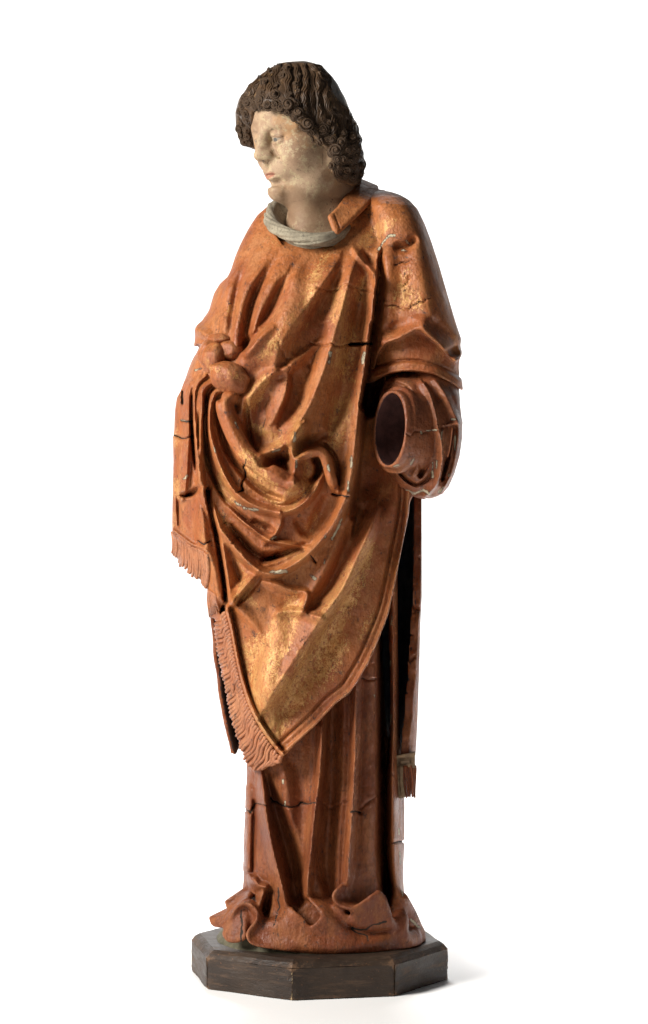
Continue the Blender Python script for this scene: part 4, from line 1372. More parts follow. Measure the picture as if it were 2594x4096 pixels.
# ------------------------------------------------------------------ hanging lower sleeve, hollow where the hand is lost
def build_sleeve():
    v = Vol((.055, -.185, .62), (.19, .06, .83), .0013)
    ax = np.array([.80, .60, -.05]); ax /= np.linalg.norm(ax)
    up = np.array([.06, 0, 1.0]); up -= ax * (up @ ax); up /= np.linalg.norm(up)
    pd = np.cross(up, ax)
    if pd[1] > 0:
        pd = -pd
    X, Y, Z = v.grid()

    def local(c):
        x, y, z = X - c[0], Y - c[1], Z - c[2]
        return (x * ax[0] + y * ax[1] + z * ax[2], x * pd[0] + y * pd[1] + z * pd[2], x * up[0] + y * up[1] + z * up[2])

    def plate(c, rp, rq, t, rd=.006, n=2.4, lean=0.0):
        s_, p, q = local(c)
        p = p - lean * q
        e = (np.abs(p / rp) ** n + np.abs(q / rq) ** n) ** (1 / n)
        dr = (e - 1) * min(rp, rq) * 1.1
        ds = np.abs(s_) - t
        a = np.maximum(dr + rd, 0); b = np.maximum(ds + rd, 0)
        return (np.sqrt(a * a + b * b) + np.minimum(np.maximum(dr + rd, ds + rd), 0) - rd).astype(np.float32)

    c1 = P(1580, 1718, -.137)
    v.F = v.loft([(1505, 1590, 1680, .02, .03, -.06), (1517, 1562, 1722, .036, .05, -.06), (1540, 1532, 1796, .048, .06, -.068), (1600, 1512, 1824, .056, .06, -.075), (1700, 1508, 1836, .06, .06, -.078), (1760, 1512, 1836, .062, .06, -.078), (1830, 1524, 1826, .062, .06, -.076),
                  (1900, 1548, 1806, .057, .055, -.074), (1950, 1582, 1784, .046, .045, -.072), (1985, 1640, 1746, .026, .03, -.07), (1996, 1670, 1715, .01, .01, -.07)], n=2.5)
    rm = Map()
    R = lambda q, *a, **k: rm.stroke(C6(*q), *a, **k)
    R(((640, 860), (725, 1080), (768, 1280), (762, 1450), (705, 1650), (620, 1780)), -15, 9, 10, sharp=.4)
    R(((540, 770), (690, 850), (765, 1060), (808, 1290)), 16, 14, 40, sharp=.5)
    R(((840, 805), (905, 920), (962, 1100), (1004, 1300), (1036, 1480), (1040, 1720), (985, 1940), (890, 2060)), 34, 34, 12, sharp=.5)
    R(((925, 1395), (905, 1520), (865, 1690), (800, 1840, .7)), -58, 19, 20, sharp=.1)
    R(((845, 1375), (825, 1500), (785, 1680), (720, 1840)), 16, 12, 12, sharp=.4)
    R(((930, 870, .4), (1015, 1060), (1062, 1235)), -34, 16, 30, sharp=.3)
    R(((960, 760), (1075, 920), (1165, 1110), (1228, 1250)), 22, 24, 22, sharp=.5)
    R(((1150, 1320), (1130, 1480), (1100, 1680), (1050, 1890, .6)), -46, 16, 14, sharp=.1)
    R(((1228, 1270), (1230, 1400), (1195, 1640), (1140, 1850), (1040, 2040)), 16, 12, 12, sharp=.3)
    R(((1050, 1330), (1045, 1500), (1040, 1700)), 14, 9, 9, sharp=.4)
    R(((540, 1790), (640, 1900), (760, 1960), (880, 1900), (930, 1820, .5)), -30, 9, 16, sharp=.4)
    R(((800, 1345), (900, 1335), (1000, 1325)), 16, 8, 9, sharp=.2)
    R(((1070, 1272), (1150, 1266), (1225, 1256)), 16, 8, 9, sharp=.2)
    rm.crisp(.4, 8)
    v.F = v.relief(v.F, rm, .02, .06)
    v.ell(P(1728, 1745, -.045), (.033, .05, .062), k=.002)
    v.F = smin(v.F, plate(c1, .0340, .0495, .0085, .0022), .0015)
    v.F = smin(v.F, plate(P(1590, 1720, -.128), .040, .056, .006, .004), .003)
    v.ell(P(1715, 1590, -.045), (.041, .075, .05), k=.006)
    v.F = np.minimum(v.F, plate(c1 + ax * .030, .0345, .0500, .036, .002))
    for q in (C6((640, 1375), (700, 1380), (800, 1350), (980, 1330)), C6((1000, 1265), (1100, 1270), (1200, 1255))):
        v.roll(jag(q, 4), 4, 5, .001, True)
    # the hollow
    s_, p, q = local(c1)
    tp = np.clip(1 - 4.5 * np.maximum(s_ - .012, 0), .55, 1)
    e = np.sqrt((p / (.0300 * tp)) ** 2 + (q / (.0458 * tp)) ** 2)
    hole = np.maximum((e - 1) * .028, s_ - .088)
    hole = np.maximum(hole, -s_ - .05)
    v.F = smax(v.F, -hole.astype(np.float32), .0015)
    gm, cm, km = Map(), Map(), Map()
    for pts, wd in ((C6((690, 1720), (730, 1660)), 9), (C6((940, 1700), (935, 1880)), 9), (C6((985, 1680), (980, 1760)), 6), (C6((640, 2020), (740, 2050), (830, 2010), (900, 2060)), 12), (C6((1195, 1400), (1190, 1560)), 6), (C6((1130, 1830), (1120, 1860)), 9),
                    (C6((1060, 1980), (1010, 2040)), 11), (C6((1050, 1330), (1035, 1430)), 9), (C6((870, 1340), (980, 1330)), 9), (C6((1150, 1210), (1190, 1210)), 8), (C6((800, 1350), (810, 1370)), 10), (C6((500, 1740), (560, 1730)), 7), (C6((595, 1080), (605, 1120)), 5)):
        cm.stroke(pts, .62, wd + 6, sharp=.3, mode='max')
    V, Q = v.mesh()
    me = make_mesh('lower_sleeve', V, Q, wear(V, {'gold': gm, 'chip': cm, 'crack': km}))
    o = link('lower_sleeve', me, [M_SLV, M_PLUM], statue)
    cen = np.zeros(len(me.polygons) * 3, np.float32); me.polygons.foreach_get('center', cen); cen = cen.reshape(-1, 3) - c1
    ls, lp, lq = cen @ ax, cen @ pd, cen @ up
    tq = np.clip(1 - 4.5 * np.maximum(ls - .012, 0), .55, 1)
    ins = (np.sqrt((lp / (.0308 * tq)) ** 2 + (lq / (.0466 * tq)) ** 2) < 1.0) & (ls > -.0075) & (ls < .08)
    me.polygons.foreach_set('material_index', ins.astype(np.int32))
    o['label'] = 'hollow brown red lower sleeve hanging open where a hand is missing'
    return v


M_SLV = paint_mat('sleeve_paint', (.25, .078, .028), (.18, .052, .022), (.30, .115, .045), gold=.2, gold_bias=-.03, spec=.34)
v_sleeve = build_sleeve()


# ------------------------------------------------------------------ left cuff, stones and fringes
def build_stones():
    def stone(c, rad, rot, seed, facets=16, cut=.88):
        r = np.random.default_rng(seed)
        bm = bmesh.new()
        bmesh.ops.create_icosphere(bm, subdivisions=5, radius=1)
        dirs = r.normal(size=(facets, 3)); dirs /= np.linalg.norm(dirs, axis=1, keepdims=True)
        cs = r.uniform(cut - .06, 1.0, facets)
        M = Matrix.Rotation(math.radians(rot), 3, 'Y')
        for vv in bm.verts:
            p = np.array(vv.co)
            for d, q in zip(dirs, cs):
                t = p @ d - q
                if t > 0:
                    p = p - d * t * .8
            p = p * (1 + .012 * math.sin(p[0] * 9 + seed) * math.sin(p[2] * 7))
            vv.co = M @ Vector(p * np.array(rad))
        me = bpy.data.meshes.new('stone'); bm.to_mesh(me); bm.free()
        V = np.array([q.co[:] for q in me.vertices]) + np.array(c)
        for nm, mp in (('gold', gold_s), ('chip', chip_s)):
            a = me.attributes.new(nm, 'FLOAT', 'POINT')
            px, py = to_px(V[:, 0], V[:, 1], V[:, 2])
            a.data.foreach_set('value', mp.at(px, py).astype(np.float32))
        o = link('stone', me, M_OUT, statue)
        o.location = c
        return o
    gold_s, chip_s = Map(), Map()
    for q, wd in ((C5((560, 560), (600, 700)), 24), (C5((620, 440), (700, 420)), 16), (C5((880, 560), (960, 600)), 20), (C5((700, 740), (900, 800), (1000, 850)), 40), (C5((680, 320), (860, 330)), 14)):
        gold_s.stroke(q, .7, wd, sharp=0)
    y0 = v_outer.snap(*C5((860, 830))[0])
    y1 = v_outer.snap(*C5((700, 540))[0])
    s = 1.04 / PPM * .3115
    stone(P(*C5((862, 835))[0], y0 - .012), (275 * s, .022, 190 * s), 24, 3)
    stone(P(*C5((660, 590))[0], y1 - .010), (150 * s, .020, 195 * s), 12, 5)
    stone(P(*C5((590, 520))[0], y1 + .004), (125 * s, .020, 165 * s), 10, 8)
    stone(P(*C5((885, 500))[0], y1 - .006), (165 * s, .020, 130 * s), 14, 11)
    stone(P(*C5((760, 350))[0], y1 + .004), (175 * s, .018, 75 * s), 6, 17)


build_stones()


def strand(path, r, vol, name, mat, parent, lift=.6, wave=5, ph=0, cyc=1.3, taper=(.85, 1, 1.05, 1.05, .95, .6)):
    """one carved strand of fringe lying on the cloth: path (px, py) from root to tip"""
    p = np.array(path, float)
    sp = spline(p, 7)
    n = len(sp)
    tan = np.gradient(sp, axis=0); tan /= np.linalg.norm(tan, axis=1, keepdims=True) + 1e-9
    nr = np.stack([-tan[:, 1], tan[:, 0]], 1)
    t = np.linspace(0, 1, n)
    sp = sp + nr * (wave * np.sin(t * 2 * math.pi * cyc + ph) * np.minimum(1, t * 3))[:, None]
    ys = vol.snaps(sp, 4)
    rr = r * np.interp(t, np.linspace(0, 1, len(taper)), taper) / PPM
    pts = [P(a[0], a[1], y + (1 - 2 * lift) * q) for a, y, q in zip(sp, ys, rr)]
    vv, qq = tube(pts, rr, 7, flat=1.15, nrm=(0, -1, 0))
    return link(name, join_tubes(name, [(vv, qq)]), mat, parent)


def build_fringe():
    fr = bpy.data.objects.new('fringe', None); col.objects.link(fr); fr.parent = statue
    fr['label'] = 'carved fringe of short wavy strands along the garment edge'
    cord = spline(C3((352, 765), (376, 860), (403, 1005), (432, 1135), (462, 1235), (494, 1316), (544, 1408), (630, 1528), (668, 1566)), 4)
    rim = spline(C3((303, 800), (290, 850), (303, 950), (333, 1100), (354, 1180), (374, 1285), (402, 1395), (430, 1490), (470, 1600), (500, 1638), (560, 1636), (610, 1603), (668, 1566)), 4)

    def at(L, t):
        d = np.concatenate([[0], np.cumsum(np.linalg.norm(np.diff(L, axis=0), axis=1))])
        return np.array([np.interp(t * d[-1], d, L[:, 0]), np.interp(t * d[-1], d, L[:, 1])])
    n = 44
    for i in range(n):
        t = i / (n - 1)
        a = at(cord, t * .99)
        b = at(rim, min(1, t ** .95 * .93 + .01))
        out = (b - a) / (np.linalg.norm(b - a) + 1e-9)
        b = b + out * (-3 + RNG.normal(0, 2.5))
        mid = (a + b) / 2 + np.array([0, 6 + 4 * math.sin(i * 1.3)])
        strand([a, mid, b], 9.6 + RNG.normal(0, .9), v_outer, 'fringe_strand', M_FRINGE, fr, .66, 6.5, RNG.uniform(-.6, .6) + (.9 if i % 3 else 0), 1.15)
    top = spline(C7((82, 262), (112, 280), (180, 335), (250, 385), (330, 418), (378, 450)), 4)
    low = spline(C7((76, 440), (110, 478), (165, 545), (240, 632), (310, 670), (368, 735)), 4)
    n = 19
    for i in range(n):
        t = i / (n - 1)
        a, b = at(top, t), at(low, min(1, t + .01))
        b = b + np.array([RNG.normal(0, 2), RNG.normal(0, 5)])
        m1 = a * .66 + b * .34 + np.array([9, 0]); m2 = a * .3 + b * .7 + np.array([5, 0])
        strand([a, m1, m2, b], 9.0 + RNG.normal(0, .9), v_outer, 'fringe_strand', M_FRINGE, fr, .62, 3.0, RNG.uniform(-.5, .5), 1.0)
    for i in range(7):   # torn lower tip of the hanging end
        t = i / 6
        a = np.array(C7((388 + 60 * t, 745 + 45 * t))[0]); b = np.array(C7((392 + 84 * t, 965 - 22 * t + RNG.normal(0, 8)))[0])
        strand([a, (a + b) / 2, b], 6, v_outer, 'fringe_strand', M_FRINGE, fr, .6, 2, i, .8)


build_fringe()


# ------------------------------------------------------------------ neck: white cloth collar and red neckband
def ring_pt(ph, dr=0.0, dz=0.0):
    return np.array([-.0185 + (.054 + dr) * math.cos(ph), -.046 + (.068 + dr) * math.sin(ph), 1.002 + .034 * math.sin(ph) - .004 * math.cos(ph) + dz])


def build_collar():
    v = Vol((-.095, -.135, .94), (.06, .06, 1.06), .0011)
    ph = np.linspace(0, 2 * math.pi, 90)
    for k in range(7):
        off = k * math.pi * 2 / 7
        pts = [ring_pt(a, .0052 * math.cos(a * 1.5 + off) * .8, .0068 * math.sin(a * 1.5 + off)) for a in ph]
        v.caps(pts, [.0029 + .0011 * math.sin(a * 2 + k * 1.7) for a in ph], .0012)
    for k in range(16):
        o = RNG.uniform(0, 6.28); L = RNG.uniform(.8, 1.8)
        pts = [ring_pt(o + a * L, .0068 * math.cos(a * 2.2 + k), -.001 + .0085 * math.sin(a * 2.2 + k)) for a in np.linspace(0, 1, 24)]
        v.caps(pts, np.interp(np.linspace(0, 1, 24), [0, .5, 1], [.0008, .0024, .0008]), .0012)
    # inside of the collar, sloping down to the neck
    for a in ph[::1]:
        v.caps([ring_pt(a, -.004, .004), ring_pt(a, -.018, -.014)], .0035, .002)
    V, Q = v.mesh()
    o = link('collar', make_mesh('collar', V, Q), M_WHITE, statue)
    o['label'] = 'twisted off-white cloth collar round the neck'


build_collar()


def build_band():
    v = Vol((.0, -.115, .96), (.135, .07, 1.075), .0012)
    A = [P(p[0], p[1], p[2]) for p in C1((925, 1460, -.100), (1000, 1385, -.082), (1065, 1295, -.062), (1110, 1215, -.038), (1150, 1168, -.012), (1195, 1152, .018))]
    B = [P(p[0], p[1], p[2]) for p in C1((972, 1586, -.106), (1075, 1490, -.094), (1185, 1385, -.078), (1268, 1305, -.054), (1315, 1250, -.026), (1312, 1200, .010))]
    v.F[:] = .5
    sheet(v, A, B, .0042, .0, 90)
    v.F = v.F + .0
    for q in ([(938, 1500), (960, 1570)], [(1290, 1205), (1320, 1240)]):
        pass
    v.roll(C1((958, 1430), (985, 1500), (1005, 1560)), 3, 3.5, .001, True)
    V, Q = v.mesh()
    o = link('neckband', make_mesh('neckband', V, Q, wear(V, {'gold': gold, 'chip': chip, 'crack': Map()})), M_OUT, statue)
    o['label'] = 'flat red neckband lying over the shoulder'


build_band()

# ------------------------------------------------------------------ head: face, neck, ear, eyes
HC0 = P(1283, 500, -.045)
_yaw, _pit, _rol = math.radians(57), math.radians(16), math.radians(-3)
_f = np.array([-math.sin(_yaw) * math.cos(_pit), -math.cos(_yaw) * math.cos(_pit), -math.sin(_pit)])
_r = np.array([math.cos(_yaw), -math.sin(_yaw), 0.0])          # towards the statue's left ear
_u = np.cross(_r, _f); _u = _u if _u[2] > 0 else -_u
_r2 = _r * math.cos(_rol) + _u * math.sin(_rol); _u = _u * math.cos(_rol) - _r * math.sin(_rol); _r = _r2
HR = np.array([_f, _r, _u])


def H(f, r, u):
    """point in head coordinates (forward, towards the near ear, up), millimetres"""
    return HC0 + (_f * f + _r * r + _u * u) / 1000


EF, EB, ER = 76.6, 11.4, {1: 18.5, -1: -23}


def build_head():
    v = Vol((-.115, -.165, .955), (.075, .07, 1.215), .00115)
    E = lambda c, r, k=.006, sub=False: v.ell(H(*c), np.array(r) / 1000, HR, k, sub)
    Cp = lambda pts, r, k=.004, sub=False: v.caps([H(*p) for p in pts], np.array(r, float) / 1000 if np.ndim(r) else r / 1000, k, sub)
    E((18, 0, 12), (57, 52, 60))
    E((34, 0, -8), (56, 52, 66), .012)
    E((38, 0, -40), (48, 43, 42), .014)
    # jaw, chin and double chin
    Cp([(12, -42, -34), (48, -26, -62), (74, 0, -72), (48, 26, -62), (12, 42, -34)], [20, 19, 18, 19, 20], .014)
    E((86, 0, -70), (13.5, 15, 13), .006)
    Cp([(62, -18, -84), (72, 0, -87), (62, 20, -84)], 3.5, .006, True)
    E((36, 6, -77), (36, 34, 20), .016)
    # cheeks
    E((60, 28, -26), (26, 22, 25), .014); E((60, -28, -26), (26, 22, 25), .014)
    E((57, -27, 0), (27, 27, 27), .012)
    # forehead and brows
    E((55, -4, 26), (37, 46, 38), .014)
    for s in (-1, 1):
        Cp([(84, 8 * s, 11), (81, 24 * s, 15), (66, 42 * s, 9)], [6, 6, 6], .008)
        E((91, ER[s], -2), (12, 16, 10), .008, True)       # eye sockets
    # nose
    Cp([(87, 0, 14), (94, 0, 1), (99, 0, -10), (101.5, 0, -19)], [5.0, 5.0, 5.6, 6.4], .006)
    Cp([(86, 0, 8), (92, 0, -6), (94, 0, -18)], [6.5, 8, 9], .007)
    E((100.8, 0, -20.5), (8.6, 7.2, 6.6), .006)
    for s in (-1, 1):
        E((92, 8.5 * s, -23), (9, 5.2, 5.4), .007)
        Cp([(96, 5.5 * s, -29), (92, 7.5 * s, -28)], 2.6, .001, True)
        Cp([(89, 15 * s, -19), (85, 19 * s, -28), (80, 25 * s, -37)], [2.0, 2.6, 2.2], .006, True)   # fold beside the nose
    # mouth
    E((80, 0, -43), (15, 24, 17), .010)
    Cp([(94, 0, -32), (94, 0, -37)], 2.2, .003, True)
    Cp([(86, -17, -46.5), (93, -8, -42.5), (95, 0, -43.2), (93, 8, -42.5), (86, 17, -46.5)], [1.6, 3.2, 3.1, 3.2, 1.6], .003)
    Cp([(87, -14, -50), (92, -6, -51.7), (93, 0, -52), (92, 6, -51.7), (87, 14, -50)], [1.8, 3.6, 4.0, 3.6, 1.8], .003)
    Cp([(94, -5, -46.8), (96.0, 0, -47.0), (93, 8, -46.8), (85, 19, -48.4)], [.6, 1.2, 1.3, 1.7], .001, True)
    Cp([(90, -12, -58.5), (92, 0, -59.5), (90, 12, -58.5)], 3.8, .006, True)
    # eyeball bed and lids
    for s in (-1, 1):
        E((EF, ER[s], -3), (EB, EB, EB), .001)
        arc = lambda a0, a1, up: [(EF + (EB + .3) * math.cos(t) * math.cos(up(t)), ER[s] + (EB + .5) * math.sin(t), -3 + (EB + .3) * math.sin(up(t)) * math.cos(t)) for t in np.linspace(a0, a1, 13)]
        Cp(arc(-1.1, 1.1, lambda t: .42 - .10 * t * s), [1.0] + [1.6] * 11 + [1.0], .0006)
        Cp(arc(-1.0, 1.0, lambda t: .70), [1.5] * 13, .002)
        Cp(arc(-1.1, 1.1, lambda t: 1.0), [1.8] * 13, .004)
        Cp(arc(-1.15, 1.15, lambda t: .80), [.9] * 13, .0012, True)
        Cp(arc(-1.05, 1.05, lambda t: -.46), [.9] + [1.3] * 11 + [.9], .0012)
        Cp(arc(-1.0, 1.0, lambda t: -.70), [1.4] * 13, .003)
    # ear, mostly under the hair
    Cp([(26, 53, -10), (20, 55, -22), (25, 54, -38), (31, 51, -46)], [6, 6.5, 6, 5.5], .004)
    Cp([(25, 60, -16), (27, 60, -30)], [2.6, 3.0], .002, True)
    # neck
    v.caps([H(8, 4, -40), P(1292, 800, -.030), P(1280, 960, -.035)], [.042, .042, .050], .016)
    v.caps([P(1212, 790, -.068), P(1238, 900, -.066)], [.017, .021], .016)
    lm, km = Map(x0=900, y0=200, x1=1500, y1=1000), Map(x0=900, y0=200, x1=1500, y1=1000)
    lm.S = km.S = 3.0
    for q in (C1((345, 1105), (365, 1085), (390, 1075), (425, 1080)), C1((350, 1120), (380, 1110), (420, 1090))):
        lm.stroke(q, .8, 9, sharp=0, mode='max')
    for q in (C1((310, 660), (340, 640), (420, 625), (500, 650)),):
        km.stroke(q, .32, 7, sharp=0, mode='max')
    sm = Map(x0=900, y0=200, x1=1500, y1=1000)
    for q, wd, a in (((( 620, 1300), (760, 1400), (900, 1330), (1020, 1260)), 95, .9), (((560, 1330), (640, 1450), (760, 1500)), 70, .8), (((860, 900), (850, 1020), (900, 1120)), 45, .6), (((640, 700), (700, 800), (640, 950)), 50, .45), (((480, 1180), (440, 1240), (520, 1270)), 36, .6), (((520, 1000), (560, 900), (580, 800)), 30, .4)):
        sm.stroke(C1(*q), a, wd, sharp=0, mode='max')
    km.stroke(C1((418, 758), (440, 740), (475, 738), (512, 758)), .62, 4.5, sharp=0, mode='max')
    km.stroke(C1((425, 780), (455, 795), (500, 780)), .36, 4, sharp=0, mode='max')
    km.stroke(C1((330, 965), (350, 968)), .9, 6, sharp=0, mode='max')
    km.stroke(jag(C1((560, 1330), (660, 1310), (760, 1270)), 2), .6, 4, sharp=0, mode='max', straight=True)
    km.stroke(jag(C1((855, 900), (850, 1010)), 2), .8, 4, sharp=0, mode='max', straight=True)
    for q in ((890, 1340), (935, 1300), (925, 1320), (920, 1380), (915, 1395), (945, 1365)):
        c = C1(q)[0]
        km.stroke([c, (c[0] + 2, c[1] + 3)], 1.0, 4.5, sharp=0, mode='max')
    V, Q = v.mesh()
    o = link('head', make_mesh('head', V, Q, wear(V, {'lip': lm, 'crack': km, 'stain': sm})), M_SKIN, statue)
    o['label'] = 'pale worn face turned aside, with full cheeks and neck'
    for s in (-1, 1):
        bm = bmesh.new(); bmesh.ops.create_uvsphere(bm, u_segments=32, v_segments=20, radius=.01152)
        me = bpy.data.meshes.new('eye'); bm.to_mesh(me); bm.free()
        e = link('eye', me, M_EYE, o); e.location = H(EF, ER[s], -3)
        d = (_f * 1.0 + _r * .12 * s - _u * .10 + np.array([.10, -.05, 0])); d /= np.linalg.norm(d)
        bm = bmesh.new(); bmesh.ops.create_uvsphere(bm, u_segments=32, v_segments=24, radius=.01166)
        for q in [q for q in bm.verts if q.co.z < .01166 * math.cos(math.radians(21))]:
            bm.verts.remove(q)
        me = bpy.data.meshes.new('iris'); bm.to_mesh(me); bm.free()
        i = link('iris', me, M_IRIS, o); i.location = H(EF, ER[s], -3)
        i.rotation_euler = Vector(d).to_track_quat('Z', 'Y').to_euler()
    return v


v_head = build_head()


# ------------------------------------------------------------------ hair: carved cap, wavy locks and snail curls
def build_hair():
    v = Vol((-.135, -.14, .98), (.085, .10, 1.235), .0016)
    # cap over the skull
    v.ell(H(18, 0, 28), np.array((58, 57, 56)) / 1000, HR, .004)
    v.ell(P(*C1((610, 400))[0], -.045), (.067, .062, .047), None, .012)
    v.ell(P(*C1((360, 460))[0], -.065), (.040, .04, .036), None, .012)
    v.ell(P(*C1((880, 560))[0], -.015), (.034, .058, .058), None, .014)
    v.ell(P(*C1((1050, 890))[0], .0), (.0255, .048, .040), None, .012)
    v.ell(P(*C1((960, 760))[0], -.03), (.022, .035, .035), None, .012)
    v.ell(P(*C1((195, 600))[0], -.022), (.020, .026, .040), None, .014)
    v.ell(H(34, -48, 18), np.array((40, 20, 38)) / 1000, HR, .014)
    v.ell(P(*C1((222, 735))[0], -.024), (.016, .020, .026), None, .010)
    # a layer over the skull, ending at the hairline
    X, Y, Z = v.grid()
    pts = np.stack(np.broadcast_arrays(X, Y, Z), -1).reshape(-1, 3)
    G = np.concatenate([v_head.sample(q) for q in np.array_split(pts, 8)]).reshape(v.n).astype(np.float32)
    G = np.where((X < v_head.lo[0]) | (X > v_head.ax[0][-1]) | (Y < v_head.lo[1]) | (Y > v_head.ax[1][-1]) | (Z > v_head.ax[2][-1]) | (Z < v_head.lo[2]), .05, G)
    lf = (X - HC0[0]) * _f[0] + (Y - HC0[1]) * _f[1] + (Z - HC0[2]) * _f[2]
    lu = (X - HC0[0]) * _u[0] + (Y - HC0[1]) * _u[1] + (Z - HC0[2]) * _u[2]
    lr = (X - HC0[0]) * _r[0] + (Y - HC0[1]) * _r[1] + (Z - HC0[2]) * _r[2]
    far = np.clip((.036 - lr) / .016, 0, 1)
    tt = np.clip((lu - .026) / .016, 0, 1)
    lim_f = (.040 + .055 * tt * tt * (3 - 2 * tt)) * far + .12 * (1 - far)
    G = smax(G - .0105, (lf - lim_f).astype(np.float32), .004)
    v.F = smin(v.F, G, .008)
    line = C1((275, 880), (262, 800), (256, 690), (252, 600), (254, 545), (330, 515), (430, 528), (560, 575), (660, 650), (750, 735), (825, 812), (885, 880), (935, 950), (915, 1060), (990, 1150), (1110, 1195), (1205, 1165), (1222, 1070), (1232, 970), (1205, 870), (1176, 740), (1136, 620), (1076, 490), (1026, 380), (986, 300), (936, 230), (866, 157), (782, 112), (700, 90), (560, 98), (480, 110), (395, 155), (295, 226), (195, 328), (120, 430), (90, 540), (95, 690), (140, 830), (215, 850))
    mm = Map(x0=820, y0=150, x1=1640, y1=900)
    mm.M = poly_sd(line, mm).astype(np.float32)
    v.F = v.mask(v.F.astype(np.float32), mm, .006)
    # flat cut on the near side
    X, Y, Z = v.grid()
    nn = np.array([.74, -.42, .52]); nn /= np.linalg.norm(nn)
    pl = (X * nn[0] + Y * nn[1] + Z * nn[2]).astype(np.float32)
    lim = pl[v.F < 0].max() - .006
    v.F = smax(v.F, pl - lim, .003)
    top = (Z - P(0, 250, 0)[2]).astype(np.float32) + np.zeros_like(v.F)
    v.F = smax(v.F, top, .006)
    # grooves between the waves
    gv = []
    for q in (((500, 120), (475, 220), (450, 330), (430, 400)), ((575, 120), (600, 230), (590, 330), (600, 430)), ((650, 120), (672, 240), (655, 370), (670, 500)), ((725, 130), (750, 260), (735, 400), (750, 560)),
              ((780, 190), (778, 330), (785, 450), (780, 580), (785, 650)), ((420, 150), (370, 250), (330, 340)), ((330, 210), (280, 300), (240, 390)), ((860, 320), (840, 420), (870, 520)),
              ((960, 520), (1000, 640), (980, 760)), ((1060, 520), (1085, 640), (1070, 760)), ((920, 560), (900, 660), (930, 740))):
        v.roll(C1(*q), 7, 9, .004, True)
    V, Q = v.mesh()
    o = link('hair', make_mesh('hair', V, Q), M_HAIR, statue)
    o['label'] = 'dark brown carved hair of wavy locks ending in tight snail curls'

    def on(px, py, off=0.0):
        y = v.snap(px, py)
        if y is None:
            # beside the outline: take the nearest point inwards
            for s_ in np.linspace(.02, .5, 25):
                qx, qy = px + (1200 - px) * s_, py + (480 - py) * s_
                y = v.snap(qx, qy)
                if y is not None:
                    return P(px, py, y + .01), v.grad(P(qx, qy, y))[0]
            return None, None
        p = P(px, py, y)
        n = v.grad(p)[0]
        return p + n * off, n

    def coil(turns, h, r0, sides=7, sharp=1.0, seed=0):
        """snail curl of unit radius, axis z"""
        rr = np.random.default_rng(seed)
        pts, rad = [], []
        n = int(22 * turns)
        for i in range(n + 1):
            t = i / n
            a = t * turns * 2 * math.pi
            R = (1 - t) ** .85 * .80 + .10
            R *= 1 + .05 * math.sin(a * 1.7 + seed)
            pts.append((R * math.cos(a), R * math.sin(a), h * t ** 1.1 - .12))
            rad.append(r0 * (1 - .35 * t))
        A = tube(pts, rad, sides, nrm=(0, 0, 1), flat=1.35)
        B = tube([(0, 0, -.3), (0, 0, h * .55), (0, 0, h * .78)], [.85, .38, .12], 12)
        return join_tubes('curl', [A, B])
    coils = [coil(2.6, .75, .155, seed=1), coil(2.2, .95, .175, seed=2), coil(3.0, .60, .135, seed=3), coil(1.8, 1.1, .20, seed=4)]
    for me in coils:
        me.materials.append(M_HAIR)
        me.polygons.foreach_set('use_smooth', np.ones(len(me.polygons), bool))

    def curl(cx, cy, r, tilt=(0, 0, 0)):
        px, py = C1((cx, cy))[0]
        p, n = on(px, py, 0)
        if p is None:
            return
        n = n + np.array(tilt) + np.array([-.1, -.45, -.1])
        n = n / np.linalg.norm(n)
        c = bpy.data.objects.new('curl', coils[RNG.integers(0, 4)])
        col.objects.link(c); c.parent = o
        s_ = r * 1.18 * .459 / PPM
        c.location = p - n * s_ * .12
        q = Vector(n).to_track_quat('Z', 'Y').to_matrix() @ Matrix.Rotation(RNG.uniform(0, 6.28), 3, 'Z')
        c.rotation_euler = q.to_euler()
        c.scale = (s_ * (1 if RNG.random() < .5 else -1), s_, s_ * RNG.uniform(.85, 1.15))

    for c in ((195, 450, 55), (310, 435, 58), (300, 480, 44), (437, 400, 62), (555, 475, 66), (640, 545, 52), (715, 645, 58), (850, 690, 62), (440, 475, 46), (490, 500, 46), (375, 480, 46), (265, 490, 44), (235, 430, 40),
              (175, 545, 50), (185, 610, 50), (135, 600, 36), (128, 540, 36), (130, 690, 42), (190, 690, 46), (150, 640, 36), (145, 745, 36), (200, 750, 42), (170, 800, 38), (215, 815, 36), (215, 650, 40), (150, 480, 38), (165, 420, 36),
              (215, 350, 40), (280, 330, 42), (350, 290, 52), (500, 225, 50), (540, 160, 40), (400, 200, 40), (320, 380, 44), (455, 320, 44), (560, 400, 40), (620, 475, 40), (690, 560, 42), (780, 690, 40), (770, 770, 40), (815, 800, 42), (830, 850, 34),
              (900, 640, 46), (930, 780, 50), (965, 870, 62), (1015, 800, 46), (1060, 870, 48), (1110, 760, 52), (1035, 720, 42), (1120, 850, 46), (1150, 930, 48), (1090, 960, 48), (1030, 950, 46), (980, 950, 44), (1060, 1030, 48), (1130, 1020, 48), (1180, 1000, 42),
              (1185, 1080, 42), (1110, 1100, 46), (1040, 1090, 44), (985, 1020, 40), (1160, 860, 38), (1150, 790, 36), (1170, 1130, 34), (930, 900, 42), (890, 780, 40), (740, 720, 40), (600, 590, 34), (540, 540, 34)):
        curl(*c)

    for _ in range(46):
        x, y = RNG.uniform(170, 1180), RNG.uniform(170, 1050)
        edge = np.interp(x, [170, 330, 430, 560, 660, 750, 825, 940, 1180], [500, 480, 490, 530, 600, 690, 770, 900, 1100])
        topl = np.interp(x, [170, 300, 480, 700, 930, 1020, 1130, 1180], [420, 300, 200, 200, 420, 520, 700, 850])
        if topl < y < edge + (0 if x < 800 else 150):
            curl(x, y, RNG.uniform(24, 38))

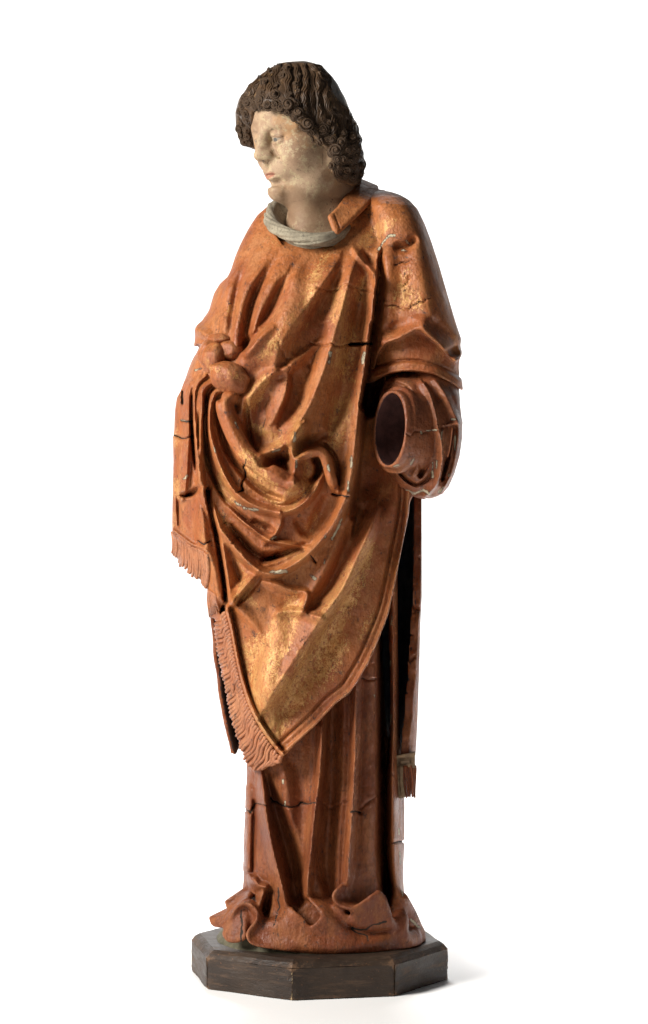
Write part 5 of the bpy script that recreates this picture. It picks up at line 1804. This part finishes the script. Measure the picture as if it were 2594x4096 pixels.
    def lock(pts, wd, n=3, wave=1.0):
        """bundle of wavy strands"""
        sp = spline(C1(*pts), 6)
        m = len(sp)
        tan = np.gradient(sp, axis=0); tan /= np.linalg.norm(tan, axis=1, keepdims=True) + 1e-9
        nr = np.stack([-tan[:, 1], tan[:, 0]], 1)
        t = np.linspace(0, 1, m)
        L = np.cumsum(np.concatenate([[0], np.linalg.norm(np.diff(sp, axis=0), axis=1)]))
        out = []
        ph = RNG.uniform(0, 6.28)
        for k in range(n):
            o_ = (k - (n - 1) / 2) * wd * .459
            wv = wave * 6.5 * np.sin(L / 50 * 2 * math.pi + ph + k * .35)
            q = sp + nr * (o_ * np.interp(t, [0, .4, 1], [.6, 1, .75]) + wv)[:, None]
            P3 = []
            for a in q:
                p, nn_ = on(a[0], a[1], .0006)
                if p is not None:
                    P3.append(p)
            if len(P3) > 4:
                P3 = np.array(P3)
                for _ in range(3):
                    P3[1:-1] = .25 * P3[:-2] + .5 * P3[1:-1] + .25 * P3[2:]
                tt = np.linspace(0, 1, len(P3))
                out.append(tube(P3, np.interp(tt, [0, .15, .8, 1], [.4, 1, 1, .5]) * wd * .459 * .62 / PPM, 7))
        if out:
            link('lock', join_tubes('lock', out), M_HAIR, o)

    for q, w_ in ((((480, 120), (470, 200), (450, 290), (440, 370)), 17), (((545, 115), (555, 220), (545, 330), (555, 440)), 17), (((610, 115), (640, 230), (625, 350), (640, 500)), 17), (((685, 125), (712, 250), (695, 390), (712, 590)), 17),
                  (((752, 160), (765, 280), (755, 400), (770, 540), (765, 640)), 16), (((815, 220), (830, 330), (820, 430), (850, 540), (850, 630)), 17), (((400, 160), (360, 240), (335, 320), (320, 390)), 17), (((310, 230), (265, 310), (225, 390)), 17),
                  (((450, 140), (415, 230), (395, 320), (380, 430)), 16), (((250, 290), (215, 350), (185, 410)), 15), (((875, 330), (880, 430), (905, 540), (900, 610)), 15), (((900, 470), (950, 580), (960, 700), (945, 780)), 17), (((960, 520), (1010, 610), (1010, 720)), 16),
                  (((1030, 480), (1080, 600), (1085, 700)), 16), (((1090, 560), (1125, 660), (1140, 760)), 14), (((1140, 660), (1170, 780), (1180, 900)), 14), (((850, 560), (880, 660), (900, 740)), 16), (((720, 130), (800, 170), (880, 260), (930, 360)), 15),
                  (((780, 120), (860, 190), (930, 290)), 14), (((600, 300), (590, 380), (600, 460)), 14), (((660, 380), (660, 460), (672, 520)), 14), (((730, 430), (735, 520), (735, 600)), 14), (((1180, 880), (1205, 980), (1205, 1080)), 14), (((930, 980), (960, 1060), (1020, 1120)), 16),
                  (((960, 930), (1010, 1000), (1080, 1060)), 15), (((580, 580), (600, 630), (640, 650)), 12), (((800, 700), (800, 770), (830, 820)), 13)):
        lock(q, w_, 3)


build_hair()
